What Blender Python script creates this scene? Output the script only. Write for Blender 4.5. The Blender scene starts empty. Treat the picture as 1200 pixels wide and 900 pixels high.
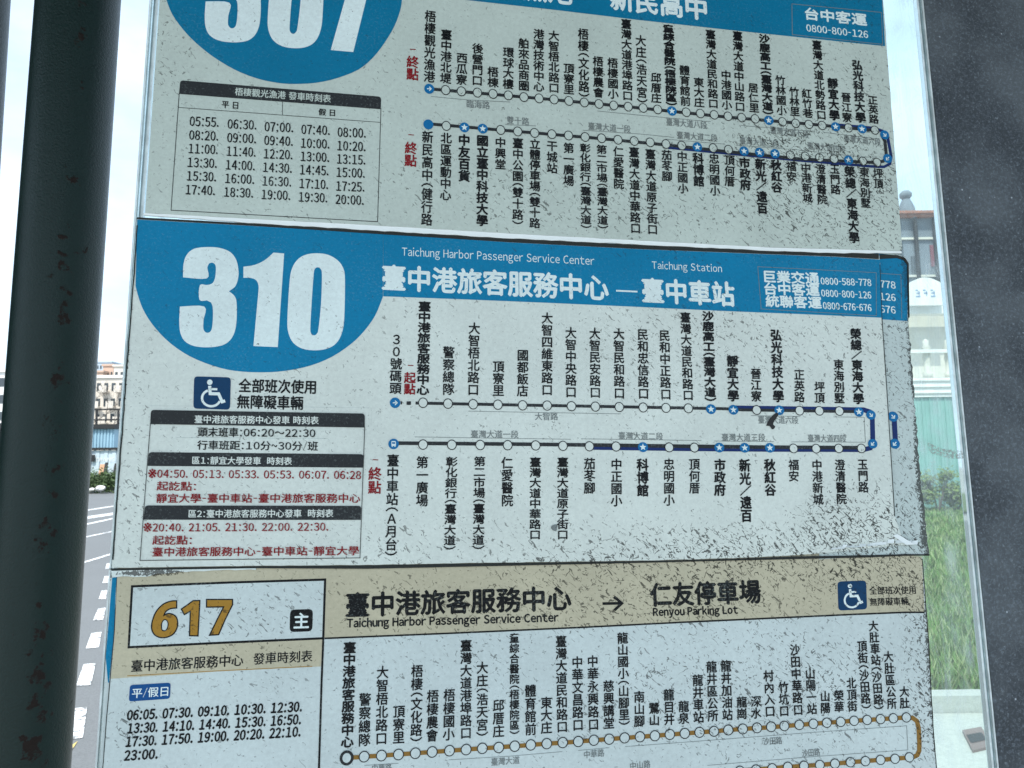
import bpy, bmesh, math, random
from mathutils import Vector, Matrix
from mathutils.geometry import tessellate_polygon
R = math.radians
random.seed(7)
sc = bpy.context.scene
COL = sc.collection

# ---------------------------------------------------------------- camera, sky, sun, exposure
FOC = 867.0                       # focal length in pixels of a 1200 px wide frame
cam_d = bpy.data.cameras.new('camera'); cam_d.sensor_width = 36; cam_d.lens = 36 * FOC / 1200
cam_d.clip_start = 0.02; cam_d.clip_end = 3000
cam = bpy.data.objects.new('camera', cam_d); COL.objects.link(cam)
CAMM = Matrix.Translation((0, 0, 1.5)) @ Matrix.Rotation(R(90 + 5.93), 4, 'X') @ Matrix.Rotation(R(-0.7), 4, 'Z')
cam.matrix_world = CAMM
sc.camera = cam
CP = CAMM.translation.copy(); CR = CAMM.to_3x3()
cam_d.dof.use_dof = True; cam_d.dof.focus_distance = 0.62; cam_d.dof.aperture_fstop = 30.0

SUN_EL, SUN_AZ = 58.0, 200.0      # azimuth clockwise from +Y: the sun stands behind the camera, an added unseen roof shades the board
world = bpy.data.worlds.new('World'); sc.world = world; world.use_nodes = True
nt = world.node_tree; bg = nt.nodes['Background']
sky = nt.nodes.new('ShaderNodeTexSky'); sky.sky_type = 'NISHITA'; sky.sun_disc = False
sky.sun_elevation = R(SUN_EL); sky.sun_rotation = R(SUN_AZ); sky.air_density = 1.0; sky.dust_density = 2.0; sky.ozone_density = 1.0
tc = nt.nodes.new('ShaderNodeTexCoord'); mp = nt.nodes.new('ShaderNodeMapping'); mp.inputs['Scale'].default_value = (1, 1, 2.6)
cn = nt.nodes.new('ShaderNodeTexNoise'); cn.inputs['Scale'].default_value = 3.2; cn.inputs['Detail'].default_value = 7; cn.inputs['Roughness'].default_value = .55
cr = nt.nodes.new('ShaderNodeValToRGB'); cr.color_ramp.elements[0].position = .30; cr.color_ramp.elements[1].position = .68; cr.color_ramp.elements[0].color = (.45,.45,.45,1)
mx = nt.nodes.new('ShaderNodeMix'); mx.data_type = 'RGBA'; mx.inputs['B'].default_value = (4.7, 5.8, 6.9, 1)
nt.links.new(tc.outputs['Generated'], mp.inputs['Vector']); nt.links.new(mp.outputs['Vector'], cn.inputs['Vector'])
nt.links.new(cn.outputs['Fac'], cr.inputs['Fac']); nt.links.new(cr.outputs['Color'], mx.inputs['Factor'])
nt.links.new(sky.outputs['Color'], mx.inputs['A']); nt.links.new(mx.outputs['Result'], bg.inputs['Color'])
bg.inputs['Strength'].default_value = 0.145
sd = bpy.data.lights.new('sun', 'SUN'); sd.energy = 3.0; sd.angle = R(0.5); sd.color = (1, .955, .89)
so = bpy.data.objects.new('sun', sd); COL.objects.link(so)
el, az = R(SUN_EL), R(SUN_AZ)
sv = Vector((math.sin(az) * math.cos(el), math.cos(az) * math.cos(el), math.sin(el)))
so.rotation_euler = sv.to_track_quat('Z', 'Y').to_euler(); so.location = (0, -3, 8)
sc.view_settings.view_transform = 'Standard'; sc.view_settings.look = 'None'
sc.view_settings.gamma = 1; sc.view_settings.use_curve_mapping = False
sc.view_settings.exposure = 0.84
sc.cycles.max_bounces = 8; sc.cycles.transparent_max_bounces = 16

# ---------------------------------------------------------------- geometry of the place
def ray(x, y):
    return (CR @ Vector((x - 600, 450 - y, -FOC))).normalized()
def W(x, y, Y):                    # point at world depth Y seen in direction (x, y)
    r = ray(x, y); return CP + r * (Y / r.y)
def G(x, y, z=0.0):                # ground point
    r = ray(x, y); return CP + r * ((z - CP.z) / r.z)
U = CR @ Vector((0.98563305, -0.02125875, -0.16755762)); U.normalize()
V = CR @ Vector((-0.00387047, 0.98894399, -0.14823903)); V = (V - U * V.dot(U)).normalized()
N = U.cross(V).normalized()        # towards the camera
O = CP + ray(600, 450) * 0.60      # the board stands 0.6 m in front of the camera
def P(x, y, d=0.0):                # point on the board, d metres proud of it
    r = ray(x, y); o = O + N * d
    return CP + r * ((o - CP).dot(N) / r.dot(N))
def uv_of(p): q = p - O; return (q.dot(U), q.dot(V))
def frame(x, y):                   # pixel directions of the board's right and down at a point
    a = Vector((5700 - x, 560 - y)).normalized(); b = Vector((x - 520, y + 5400)).normalized()
    return a, b

# ---------------------------------------------------------------- objects
def tag(o, label=None, cat=None, group=None, kind=None):
    if label: o['label'] = label
    if cat: o['category'] = cat
    if group: o['group'] = group
    if kind: o['kind'] = kind
    return o
def thing(name, loc, label, cat, group=None):
    o = bpy.data.objects.new(name, None); COL.objects.link(o); o.location = loc; o.empty_display_size = .05
    return tag(o, label, cat, group)
class MB:
    def __init__(s): s.v = []; s.f = []; s.m = []; s.smooth = False
    def face(s, pts, mi=0):
        n = len(s.v); s.v += [Vector(p) for p in pts]; s.f.append(tuple(range(n, n + len(pts)))); s.m.append(mi)
    def mesh(s, vs, fs, mi=0):
        n = len(s.v); s.v += [Vector(p) for p in vs]
        for f in fs: s.f.append(tuple(i + n for i in f)); s.m.append(mi)
    def box(s, lo, hi, mi=0, M=None):
        (a, b, c), (d, e, f) = lo, hi
        vs = [Vector(q) for q in ((a,b,c),(d,b,c),(d,e,c),(a,e,c),(a,b,f),(d,b,f),(d,e,f),(a,e,f))]
        if M: vs = [M @ q for q in vs]
        s.mesh(vs, [(0,3,2,1),(4,5,6,7),(0,1,5,4),(1,2,6,5),(2,3,7,6),(3,0,4,7)], mi)
    def tube(s, pts, rads, n=8, mi=0, cap=True):
        rings = []
        for i, p in enumerate(pts):
            p = Vector(p); d = (Vector(pts[min(i+1, len(pts)-1)]) - Vector(pts[max(i-1, 0)])).normalized()
            a = d.orthogonal().normalized(); b = d.cross(a)
            rings.append([p + (a * math.cos(2*math.pi*k/n) + b * math.sin(2*math.pi*k/n)) * rads[i] for k in range(n)])
        base = len(s.v); s.v += [q for r in rings for q in r]
        for i in range(len(pts) - 1):
            for k in range(n):
                s.f.append((base+i*n+k, base+i*n+(k+1)%n, base+(i+1)*n+(k+1)%n, base+(i+1)*n+k)); s.m.append(mi)
        if cap:
            s.f.append(tuple(base+k for k in range(n))[::-1]); s.m.append(mi)
            s.f.append(tuple(base+(len(pts)-1)*n+k for k in range(n))); s.m.append(mi)
    def lathe(s, c, prof, n=16, mi=0):
        base = len(s.v)
        for r, z in prof:
            s.v += [Vector(c) + Vector((r*math.cos(2*math.pi*k/n), r*math.sin(2*math.pi*k/n), z)) for k in range(n)]
        for i in range(len(prof)-1):
            for k in range(n):
                s.f.append((base+i*n+k, base+i*n+(k+1)%n, base+(i+1)*n+(k+1)%n, base+(i+1)*n+k)); s.m.append(mi)
    def build(s, name, mats, parent=None, loc=None):
        me = bpy.data.meshes.new(name)
        off = Vector(parent.matrix_world.translation if False else (parent.get('_o', (0,0,0)) if parent and '_o' in parent else (parent.location if parent else (loc if loc else (0,0,0)))))
        me.from_pydata([tuple(q - off) for q in s.v], [], s.f)
        if not isinstance(mats, (list, tuple)): mats = [mats]
        for m in mats: me.materials.append(m)
        me.polygons.foreach_set('material_index', s.m)
        uvl = me.uv_layers.new(name='board')
        pl = [uv_of(q) for q in s.v]
        li = [0] * len(me.loops); me.loops.foreach_get('vertex_index', li)
        uvl.data.foreach_set('uv', [c for i in li for c in pl[i]])
        if s.smooth: me.polygons.foreach_set('use_smooth', [True] * len(me.polygons))
        me.update()
        o = bpy.data.objects.new(name, me); COL.objects.link(o)
        if parent:
            o.parent = parent
            if '_o' in parent: o.location = (0,0,0)
        else: o.location = off
        return o
def part(parent, name, mb, mats, label=None):
    """a child whose parent is an Empty or mesh; grand-children share the thing's origin"""
    off = parent.location if parent.parent is None else parent.parent.location
    root = parent if parent.parent is None else parent.parent
    me_parent = parent
    o = mb.build(name, mats, root)
    if me_parent is not root: o.parent = me_parent
    if label: o['label'] = label
    return o

# ---- flat shapes on the board (pixel polygons)
def fill(mb, poly, d, mi=0, holes=()):
    if not holes:
        pts = [P(x, y, d) for x, y in poly]
        # anticlockwise as seen from the camera
        ar = sum(poly[i][0]*poly[(i+1) % len(poly)][1] - poly[(i+1) % len(poly)][0]*poly[i][1] for i in range(len(poly)))
        mb.face(pts if ar < 0 else pts[::-1], mi); return
    allp = list(poly) + [q for h in holes for q in h]
    tris = tessellate_polygon([[Vector((x, y, 0)) for x, y in l] for l in [poly] + list(holes)])
    mb.mesh([P(x, y, d) for x, y in allp], [tuple(t) for t in tris], mi)
def slab(mb, poly, d0, d1, mi=0, mi_side=None):
    fill(mb, poly, d1, mi); fill(mb, poly, d0, mi)
    ms = mi if mi_side is None else mi_side
    for i in range(len(poly)):
        a, b = poly[i], poly[(i+1) % len(poly)]
        A, B = P(*a, d1), P(*b, d1)
        dn = N * (d0 - d1)
        mb.face([A, B, B + dn, A + dn], ms)
def stroke(mb, pts, w, d, mi=0, closed=False, w2=None):
    n = len(pts); L = []; Rr = []
    for i in range(n):
        p = Vector(pts[i])
        a = Vector(pts[i-1]) if (i > 0 or closed) else None
        b = Vector(pts[(i+1) % n]) if (i < n-1 or closed) else None
        d1 = (p - a).normalized() if a is not None else (b - p).normalized()
        d2 = (b - p).normalized() if b is not None else d1
        n1 = Vector((-d1.y, d1.x)); n2 = Vector((-d2.y, d2.x)); m = (n1 + n2)
        m = m.normalized() if m.length > 1e-6 else n1
        k = 1 / max(.4, m.dot(n1))
        ww = w if w2 is None else w + (w2 - w) * i / (n - 1)
        L.append(p + m * k * ww / 2); Rr.append(p - m * k * ww / 2)
    for i in range(n if closed else n-1):
        j = (i+1) % n
        fill(mb, [tuple(L[i]), tuple(L[j]), tuple(Rr[j]), tuple(Rr[i])], d, mi)
def circle(x, y, rx, ry=None, n=20):
    ry = ry or rx; a, b = frame(x, y)
    return [tuple(Vector((x, y)) + a * rx * math.cos(2*math.pi*k/n) + b * ry * math.sin(2*math.pi*k/n)) for k in range(n)]
def rounded(quad, r, n=4, only_top=False):
    q = [Vector(p) for p in quad]; out = []
    for i in range(4):
        p, a, b = q[i], q[i-1], q[(i+1) % 4]
        if only_top and i in (2, 3): out.append(tuple(p)); continue
        A = p + (a - p).normalized() * r; B = p + (b - p).normalized() * r
        for k in range(n+1):
            t = k / n; out.append(tuple(A * (1-t)**2 + p * 2*t*(1-t) + B * t*t))
    return out
def crom(pts, corners=(), closed=True, k=5):
    n = len(pts); out = []
    for i in range(n if closed else n-1):
        p1, p2 = Vector(pts[i]), Vector(pts[(i+1) % n])
        p0 = Vector(pts[i-1]) if i not in corners and (closed or i) else p1
        p3 = Vector(pts[(i+2) % n]) if (i+1) % n not in corners and (closed or i+2 < n) else p2
        for j in range(k):
            t = j / k
            out.append(tuple(.5 * ((2*p1) + (p2-p0)*t + (2*p0-5*p1+4*p2-p3)*t*t + (-p0+3*p1-3*p2+p3)*t**3)))
    if not closed: out.append(tuple(pts[-1]))
    return out

# ---- lettering: outlines of Blender's built-in font, turned to mesh once per character
_gl = {}
def glyph(ch):
    if ch in _gl: return _gl[ch]
    c = bpy.data.curves.new('glyph', 'FONT'); c.body = ch; c.resolution_u = 2
    o = bpy.data.objects.new('glyph', c); COL.objects.link(o); bpy.context.view_layer.update()
    m = o.evaluated_get(bpy.context.evaluated_depsgraph_get()).to_mesh()
    vs = [(v.co.x, v.co.y) for v in m.vertices]; fs = [tuple(p.vertices) for p in m.polygons]
    bpy.data.objects.remove(o); bpy.data.curves.remove(c)
    _gl[ch] = (vs, fs); return _gl[ch]
def full(ch):                      # the sans shapes of the CJK face for Latin letters and figures
    o = ord(ch); return chr(o + 0xFEE0) if 33 <= o <= 126 else ch
def lay(text, track=.11):
    """one line -> (verts, faces, xmin, xmax, ymin, ymax) in em units"""
    vs, fs, x = [], [], 0.0
    for ch in text:
        if ch == ' ': x += .32; continue
        if ord(ch) < 127:
            g, f = glyph(full(ch)); a = min(p[0] for p in g); b = max(p[0] for p in g)
            want = {'-': .30, '/': .34, '~': .52}.get(ch, b - a); k = want / (b - a)
            pad = {':': .09, '.': .03, '1': .05, '-': .04}.get(ch, 0.0)
            n = len(vs); vs += [((p[0] - a)*k + x + track*.5 + pad, p[1]) for p in g]; fs += [tuple(i+n for i in q) for q in f]
            x += want + track + pad*2 + (.12 if ch == '.' else 0)
        else:
            g, f = glyph(ch)
            if ch == '※': g = [((p[0]-.049)/.538*.86 + .07, (p[1]-.067)/.536*.86 - .04) for p in g]
            n = len(vs); vs += [(p[0] + x, p[1]) for p in g]; fs += [tuple(i+n for i in q) for q in f]; x += 1.0
    return vs, fs
def offsets(bold):                 # stroke weight in pixels -> shifted copies, each a hair proud of the one below
    if bold <= 0: return [(0, 0)]
    b = bold
    return [(-b, 0), (b, 0), (0, -b), (0, b)] if b > .3 else [(-b, -b*.6), (b, b*.6)]
def line(mb, text, x0, y0, x1, y1, h, d, bold=.25, mi=0, slant=0.0):
    """text whose outline box runs from (x0,y0) to (x1,y1) along its middle, h pixels tall"""
    vs, fs = lay(text)
    xa = min(v[0] for v in vs); xb = max(v[0] for v in vs); ya = min(v[1] for v in vs); yb = max(v[1] for v in vs)
    for k, (ox, oy) in enumerate(offsets(bold)):
        out = []
        for vx, vy in vs:
            t = (vx - xa) / (xb - xa); s = (vy - ya) / (yb - ya) - .5
            px, py = x0 + (x1-x0)*t, y0 + (y1-y0)*t
            _, dn = frame(px, py)
            out.append(P(px - dn.x*s*h + ox + slant*s*h, py - dn.y*s*h + oy, d + k*.00001))
        mb.mesh(out, fs, mi)
def column(mb, text, x0, y0, x1, y1, w, d, bold=.2, mi=0):
    """upright text, one character under another, between the middle of its top and bottom edges"""
    ws = [.5 if c in '︵︶' else (.8 if c in '/／' else 1.0) for c in text]; tot = sum(ws)
    L = math.hypot(x1-x0, y1-y0); dn = Vector((x1-x0, y1-y0)) / L; acc = 0.0
    em = (L / tot)
    for ch, wt in zip(text, ws):
        g, f = glyph(full(ch) if ord(ch) < 127 else ch)
        ya = -.09; yb = .86
        if ch == '︵': ya, yb = -.12, .30
        if ch == '︶': ya, yb = .46, .88
        c0 = acc * em; hh = wt * em
        for k, (ox, oy) in enumerate(offsets(bold)):
            out = []
            for vx, vy in g:
                s = (yb - vy) / (yb - ya)
                yy = c0 + hh * (.02 + .96*s)
                px = x0 + dn.x*yy; py = y0 + dn.y*yy
                a, _ = frame(px, py)
                ww = (vx - .5) * w * 1.04
                out.append(P(px + a.x*ww + ox, py + a.y*ww + oy, d + k*.00001))
            mb.mesh(out, f, mi)
        acc += wt

# ---------------------------------------------------------------- materials
def nodes(name):
    m = bpy.data.materials.new(name); m.use_nodes = True; t = m.node_tree
    return m, t, t.nodes['Principled BSDF']
def math_(t, op, a, b=None, c=None, clamp=False):
    n = t.nodes.new('ShaderNodeMath'); n.operation = op; n.use_clamp = clamp
    for i, q in enumerate((a, b, c)):
        if q is None: continue
        if hasattr(q, 'links'): t.links.new(q, n.inputs[i])
        else: n.inputs[i].default_value = q
    return n.outputs[0]
def sstep(t, v, a, b):
    n = t.nodes.new('ShaderNodeMapRange'); n.interpolation_type = 'SMOOTHSTEP'
    n.inputs['From Min'].default_value = a; n.inputs['From Max'].default_value = b
    t.links.new(v, n.inputs['Value']); return n.outputs['Result']
def noise(t, vec, scale, detail=2, rough=.5, dist=0):
    n = t.nodes.new('ShaderNodeTexNoise'); t.links.new(vec, n.inputs['Vector'])
    n.inputs['Scale'].default_value = scale; n.inputs['Detail'].default_value = detail
    n.inputs['Roughness'].default_value = rough; n.inputs['Distortion'].default_value = dist
    return n.outputs['Fac']
def mixc(t, f, a, b):
    n = t.nodes.new('ShaderNodeMix'); n.data_type = 'RGBA'
    for k, q in (('Factor', f), ('A', a), ('B', b)):
        if hasattr(q, 'links'): t.links.new(q, n.inputs[k])
        else: n.inputs[k].default_value = (*q, 1) if isinstance(q, tuple) else q
    return n.outputs['Result']

# dirt on the board: (pixel x, y, radius x, radius y, weight) -> soft patches fixed to the sheets
SPECK = [(840,655,300,52,.75),(1010,640,110,85,.95),(1060,470,36,260,.55),(600,640,300,40,.35),(960,215,180,110,.70),
         (700,235,230,55,.42),(1010,60,60,110,.35),(820,400,160,70,.42),(1000,400,90,80,.30),(160,560,20,160,.35),
         (760,700,430,50,.55),(880,800,260,80,.50),(560,760,160,50,.25),(200,60,40,120,.25),(1080,800,25,200,.75),
         (950,870,180,50,.35),(255,745,110,60,.25),(148,845,20,40,.6),(810,290,250,30,.25)]
GRIME = [(133,560,8,190,1.15),(146,420,7,120,.95),(152,330,5,70,.6),(1083,560,11,120,1.3),(1073,430,9,100,1.2),(1096,820,9,230,.8),
         (1062,330,5,60,.9),(175,671,48,5,1.05),(1085,630,8,40,1.0),(1058,293,8,6,.9),(1062,250,7,60,.5)]
def blobs(t, lst):
    uvn = t.nodes.new('ShaderNodeUVMap'); uvn.uv_map = 'board'
    sep = t.nodes.new('ShaderNodeSeparateXYZ'); t.links.new(uvn.outputs['UV'], sep.inputs[0]); acc = None
    for x, y, rx, ry, w in lst:
        u0, v0 = uv_of(P(x, y)); u1, _ = uv_of(P(x+rx, y)); _, v1 = uv_of(P(x, y+ry))
        ru, rv = abs(u1-u0), abs(v1-v0)
        a = math_(t, 'MULTIPLY', math_(t, 'SUBTRACT', sep.outputs[0], u0), 1/ru)
        b = math_(t, 'MULTIPLY', math_(t, 'SUBTRACT', sep.outputs[1], v0), 1/rv)
        r2 = math_(t, 'ADD', math_(t, 'MULTIPLY', a, a), math_(t, 'MULTIPLY', b, b))
        v = math_(t, 'MULTIPLY', math_(t, 'POWER', math_(t, 'SUBTRACT', 1.15, r2, clamp=True), 1.0), w)
        acc = v if acc is None else math_(t, 'MAXIMUM', acc, v)
    return acc
DG = bpy.data.node_groups.new('weathering_and_light', 'ShaderNodeTree')
DG.interface.new_socket('Dirt', in_out='OUTPUT', socket_type='NodeSocketFloat')
DG.interface.new_socket('Mottle', in_out='OUTPUT', socket_type='NodeSocketFloat')
def _dg():
    t = DG; out = t.nodes.new('NodeGroupOutput'); uvn = t.nodes.new('ShaderNodeUVMap'); uvn.uv_map = 'board'; uv = uvn.outputs['UV']
    w = blobs(t, SPECK); g = blobs(t, GRIME)
    n1 = noise(t, uv, 105, 1.5, .5, 1.8); ln = math_(t, 'ABSOLUTE', math_(t, 'SUBTRACT', n1, .5))
    rot = t.nodes.new('ShaderNodeMapping'); rot.vector_type = 'TEXTURE'; rot.inputs['Rotation'].default_value = (0, 0, R(-42)); rot.inputs['Scale'].default_value = (2.3, .75, 1); t.links.new(uv, rot.inputs[0]); ruv = rot.outputs[0]
    n1b = noise(t, ruv, 190, 1, .5, .7); ln2 = math_(t, 'ABSOLUTE', math_(t, 'SUBTRACT', n1b, .5))
    big = noise(t, uv, 14, 3, .6)
    ww = math_(t, 'ADD', w, math_(t, 'MULTIPLY', math_(t, 'SUBTRACT', big, .5), .8))
    th = math_(t, 'MULTIPLY_ADD', ww, -.19, .630)
    gate = sstep(t, math_(t, 'SUBTRACT', noise(t, uv, 190, 2, .55), th), 0, .03)
    gate2 = sstep(t, math_(t, 'SUBTRACT', noise(t, ruv, 240, 2, .55), math_(t, 'ADD', th, .01)), 0, .03)
    s1 = math_(t, 'MULTIPLY', sstep(t, math_(t, 'SUBTRACT', .032, ln), 0, .014), gate)
    s2 = math_(t, 'MULTIPLY', sstep(t, math_(t, 'SUBTRACT', .034, ln2), 0, .016), gate2)
    sp = math_(t, 'MULTIPLY', math_(t, 'MAXIMUM', s1, s2), math_(t, 'MULTIPLY_ADD', ww, .6, .5), clamp=True)
    n3 = noise(t, uv, 330, 4, .7, 1.2)
    gr = math_(t, 'MULTIPLY', sstep(t, math_(t, 'ADD', n3, math_(t, 'MULTIPLY', g, .25)), .655, .70), .95)
    t.links.new(math_(t, 'MAXIMUM', sp, gr, clamp=True), out.inputs['Dirt'])
    mo = math_(t, 'ADD', math_(t, 'MULTIPLY', noise(t, uv, 300, 4, .75), .42), math_(t, 'MULTIPLY', noise(t, uv, 12, 5, .65), .38))  # fine paper mottle, plus coarse noise that paints uneven light over the sheets
    t.links.new(math_(t, 'ADD', mo, .60), out.inputs['Mottle'])
_dg()
def sheet_mat(name, rgb, rough=.42, mott=1.0, dirt=.9, spec=.12, bump=.0, worn=0):
    m, t, b = nodes(name)
    g = t.nodes.new('ShaderNodeGroup'); g.node_tree = DG
    mo = math_(t, 'MULTIPLY_ADD', math_(t, 'SUBTRACT', g.outputs['Mottle'], 1.0), mott, 1.0)
    vm = t.nodes.new('ShaderNodeVectorMath'); vm.operation = 'SCALE'; vm.inputs[0].default_value = rgb; t.links.new(mo, vm.inputs['Scale'])
    base = vm.outputs[0]
    if worn:
        uvw = t.nodes.new('ShaderNodeUVMap'); uvw.uv_map = 'board'
        sc_ = math_(t, 'MULTIPLY', sstep(t, math_(t, 'ADD', noise(t, uvw.outputs['UV'], 520, 4, .75), math_(t, 'MULTIPLY', noise(t, uvw.outputs['UV'], 22, 3), .3)), .68, .86), worn)
        base = mixc(t, sc_, base, (.42, .50, .48))
    t.links.new(mixc(t, math_(t, 'MULTIPLY', g.outputs['Dirt'], dirt), base, (.018, .018, .015)), b.inputs['Base Color'])
    b.inputs['Roughness'].default_value = rough; b.inputs['Specular IOR Level'].default_value = spec
    if bump:
        uvn = t.nodes.new('ShaderNodeUVMap'); uvn.uv_map = 'board'
        h = math_(t, 'ADD', math_(t, 'MULTIPLY', noise(t, uvn.outputs['UV'], 7, 3), 1.0), math_(t, 'MULTIPLY', noise(t, uvn.outputs['UV'], 260, 3), .03))
        bp = t.nodes.new('ShaderNodeBump'); bp.inputs['Strength'].default_value = bump; bp.inputs['Distance'].default_value = .012
        t.links.new(h, bp.inputs['Height']); t.links.new(bp.outputs['Normal'], b.inputs['Normal'])
    return m
def plain(name, rgb, rough=.6, var=.12, scale=8, metal=0, spec=.4, bump=0):
    m, t, b = nodes(name)
    tcn = t.nodes.new('ShaderNodeTexCoord')
    n = noise(t, tcn.outputs['Object'], scale, 4, .6)
    k = math_(t, 'MULTIPLY_ADD', math_(t, 'SUBTRACT', n, .5), var*3, 1.0)
    vm = t.nodes.new('ShaderNodeVectorMath'); vm.operation = 'SCALE'; vm.inputs[0].default_value = rgb; t.links.new(k, vm.inputs['Scale'])
    t.links.new(vm.outputs[0], b.inputs['Base Color'])
    b.inputs['Roughness'].default_value = rough; b.inputs['Metallic'].default_value = metal; b.inputs['Specular IOR Level'].default_value = spec
    if bump:
        bp = t.nodes.new('ShaderNodeBump'); bp.inputs['Strength'].default_value = bump; bp.inputs['Distance'].default_value = .01
        t.links.new(n, bp.inputs['Height']); t.links.new(bp.outputs['Normal'], b.inputs['Normal'])
    return m
M = {}
M['paper1'] = sheet_mat('greenish_white_print', (.53,.60,.54), bump=.25)
M['paper2'] = sheet_mat('white_print', (.655,.71,.655), bump=.25)
M['paper2b'] = sheet_mat('faded_white_print', (.52,.60,.575), bump=.25)
M['paper3'] = sheet_mat('cool_white_print', (.56,.635,.62), bump=.2)
M['beige'] = sheet_mat('beige_print', (.50,.465,.335), bump=.2)
M['blue'] = sheet_mat('blue_print', (.002,.195,.37), worn=.10, dirt=.6, mott=1.0, bump=.2)
M['blue1'] = sheet_mat('dull_blue_print', (.003,.17,.31), worn=.10, dirt=.6, mott=1.0, bump=.2)
M['ink'] = sheet_mat('black_ink', (.007,.008,.009), worn=.25, mott=1.5)
M['ink2'] = sheet_mat('dark_grey_ink', (.028,.031,.033), worn=.2, mott=1)
M['grey'] = sheet_mat('grey_ink', (.19,.215,.21), mott=1)
M['red'] = sheet_mat('dark_red_ink', (.24,.010,.014), worn=.4)
M['white'] = sheet_mat('white_ink', (.72,.82,.80), dirt=.8)
M['navy'] = sheet_mat('navy_ink', (.012,.03,.13))
M['dot'] = sheet_mat('station_blue', (.008,.15,.36), dirt=.3)
M['gold'] = sheet_mat('gold_ink', (.36,.195,.03), mott=.8)
M['brown'] = sheet_mat('brown_line_ink', (.26,.145,.035), mott=.8)
M['badge'] = sheet_mat('badge_blue', (.006,.045,.115), dirt=.4)
M['badge2'] = sheet_mat('day_badge_blue', (.008,.075,.24), dirt=.3)
M['film'] = sheet_mat('torn_laminate', (.66,.74,.70), rough=.25, spec=.5)
M['edge_white'] = plain('white_acrylic_edge', (.85,.90,.88), .3, .05, 60)
M['edge_dark'] = sheet_mat('dirt_and_shadow_edge', (.03,.034,.032), rough=.6)  # edge dirt; also the shadow painted along the middle sheet's top and bottom

# ---------------------------------------------------------------- the setting
def gpoly(name, pts, z, mat, kind='structure', parent=None):
    mb = MB(); mb.face([(p[0], p[1], z) for p in pts])
    if mb.f:
        a = sum(pts[i][0]*pts[(i+1) % len(pts)][1] - pts[(i+1) % len(pts)][0]*pts[i][1] for i in range(len(pts)))
        if a < 0: mb.v.reverse()
    o = mb.build(name, mat)
    if kind: o['kind'] = kind
    return o
def ground_mat(name, rgb, var=.25, s1=1.2, s2=90, rough=.9, bump=.4):
    m, t, b = nodes(name); tcn = t.nodes.new('ShaderNodeTexCoord'); v = tcn.outputs['Object']
    a = noise(t, v, s1, 5, .6); c = noise(t, v, s2, 2, .7)
    k = math_(t, 'ADD', math_(t, 'MULTIPLY', a, var), math_(t, 'MULTIPLY', c, var*2.2))
    k = math_(t, 'ADD', k, 1 - var*1.6)
    vm = t.nodes.new('ShaderNodeVectorMath'); vm.operation = 'SCALE'; vm.inputs[0].default_value = rgb; t.links.new(k, vm.inputs['Scale'])
    t.links.new(vm.outputs[0], b.inputs['Base Color']); b.inputs['Roughness'].default_value = rough
    bp = t.nodes.new('ShaderNodeBump'); bp.inputs['Strength'].default_value = bump; bp.inputs['Distance'].default_value = .01
    t.links.new(c, bp.inputs['Height']); t.links.new(bp.outputs['Normal'], b.inputs['Normal'])
    return m
M['concrete'] = ground_mat('concrete_ground', (.30,.30,.285), .15, .5, 30)
M['asphalt'] = ground_mat('asphalt', (.14,.148,.15), .32, .35, 70)
M['paint'] = ground_mat('road_paint', (.72,.73,.72), .12, 3, 40)
M['ypaint'] = ground_mat('yellow_road_paint', (.62,.46,.14), .12, 3, 40)
def worn_paint(m, rgb):
    t = m.node_tree; b = t.nodes['Principled BSDF']; tcn = t.nodes.new('ShaderNodeNewGeometry'); v = tcn.outputs['Position']
    w_ = sstep(t, math_(t, 'ADD', noise(t, v, 26, 4, .7), math_(t, 'MULTIPLY', noise(t, v, 3, 3), .35)), .66, .80)
    src = b.inputs['Base Color'].links[0].from_socket
    t.links.new(mixc(t, w_, src, (.13,.137,.14)), b.inputs['Base Color'])
worn_paint(M['paint'], 0); worn_paint(M['ypaint'], 0)
M['soil'] = ground_mat('grass_soil', (.09,.13,.045), .4, 2, 14)
M['paver'] = ground_mat('light_paving', (.36,.38,.35), .2, 2, 40)
K1, K2 = G(93, 580), G(133, 575.5)
kd = (K1 - K2)
Kl = K1 + kd * 4; Kr = K2 - kd * 3
gpoly('ground', [(-1500,-300),(1500,-300),(1500,2500),(-1500,2500)], 0.0, M['concrete'])
gpoly('road', [(-.75,.9),(Kr.x,Kr.y),(Kl.x,Kl.y),(-14,.9)], 0.004, M['asphalt'])
# far kerb and verge
kn = Vector((-kd.y, kd.x, 0)).normalized()
if kn.x > 0: kn = -kn
mb = MB()
a, b = Kr, Kl; c, d = b + kn*.18, a + kn*.18
lo = [Vector((p.x, p.y, 0)) for p in (a,b,c,d)]; hi = [Vector((p.x, p.y, .12)) for p in (a,b,c,d)]
mb.mesh(lo+hi, [(4,5,6,7),(0,1,5,4),(1,2,6,5),(2,3,7,6),(3,0,4,7)])
o = mb.build('kerb', M['paver']); o['kind'] = 'structure'
v0 = [a + kn*.18, b + kn*.18, b + kn*14, a + kn*14]
gpoly('verge', v0, .10, M['soil'])
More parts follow.
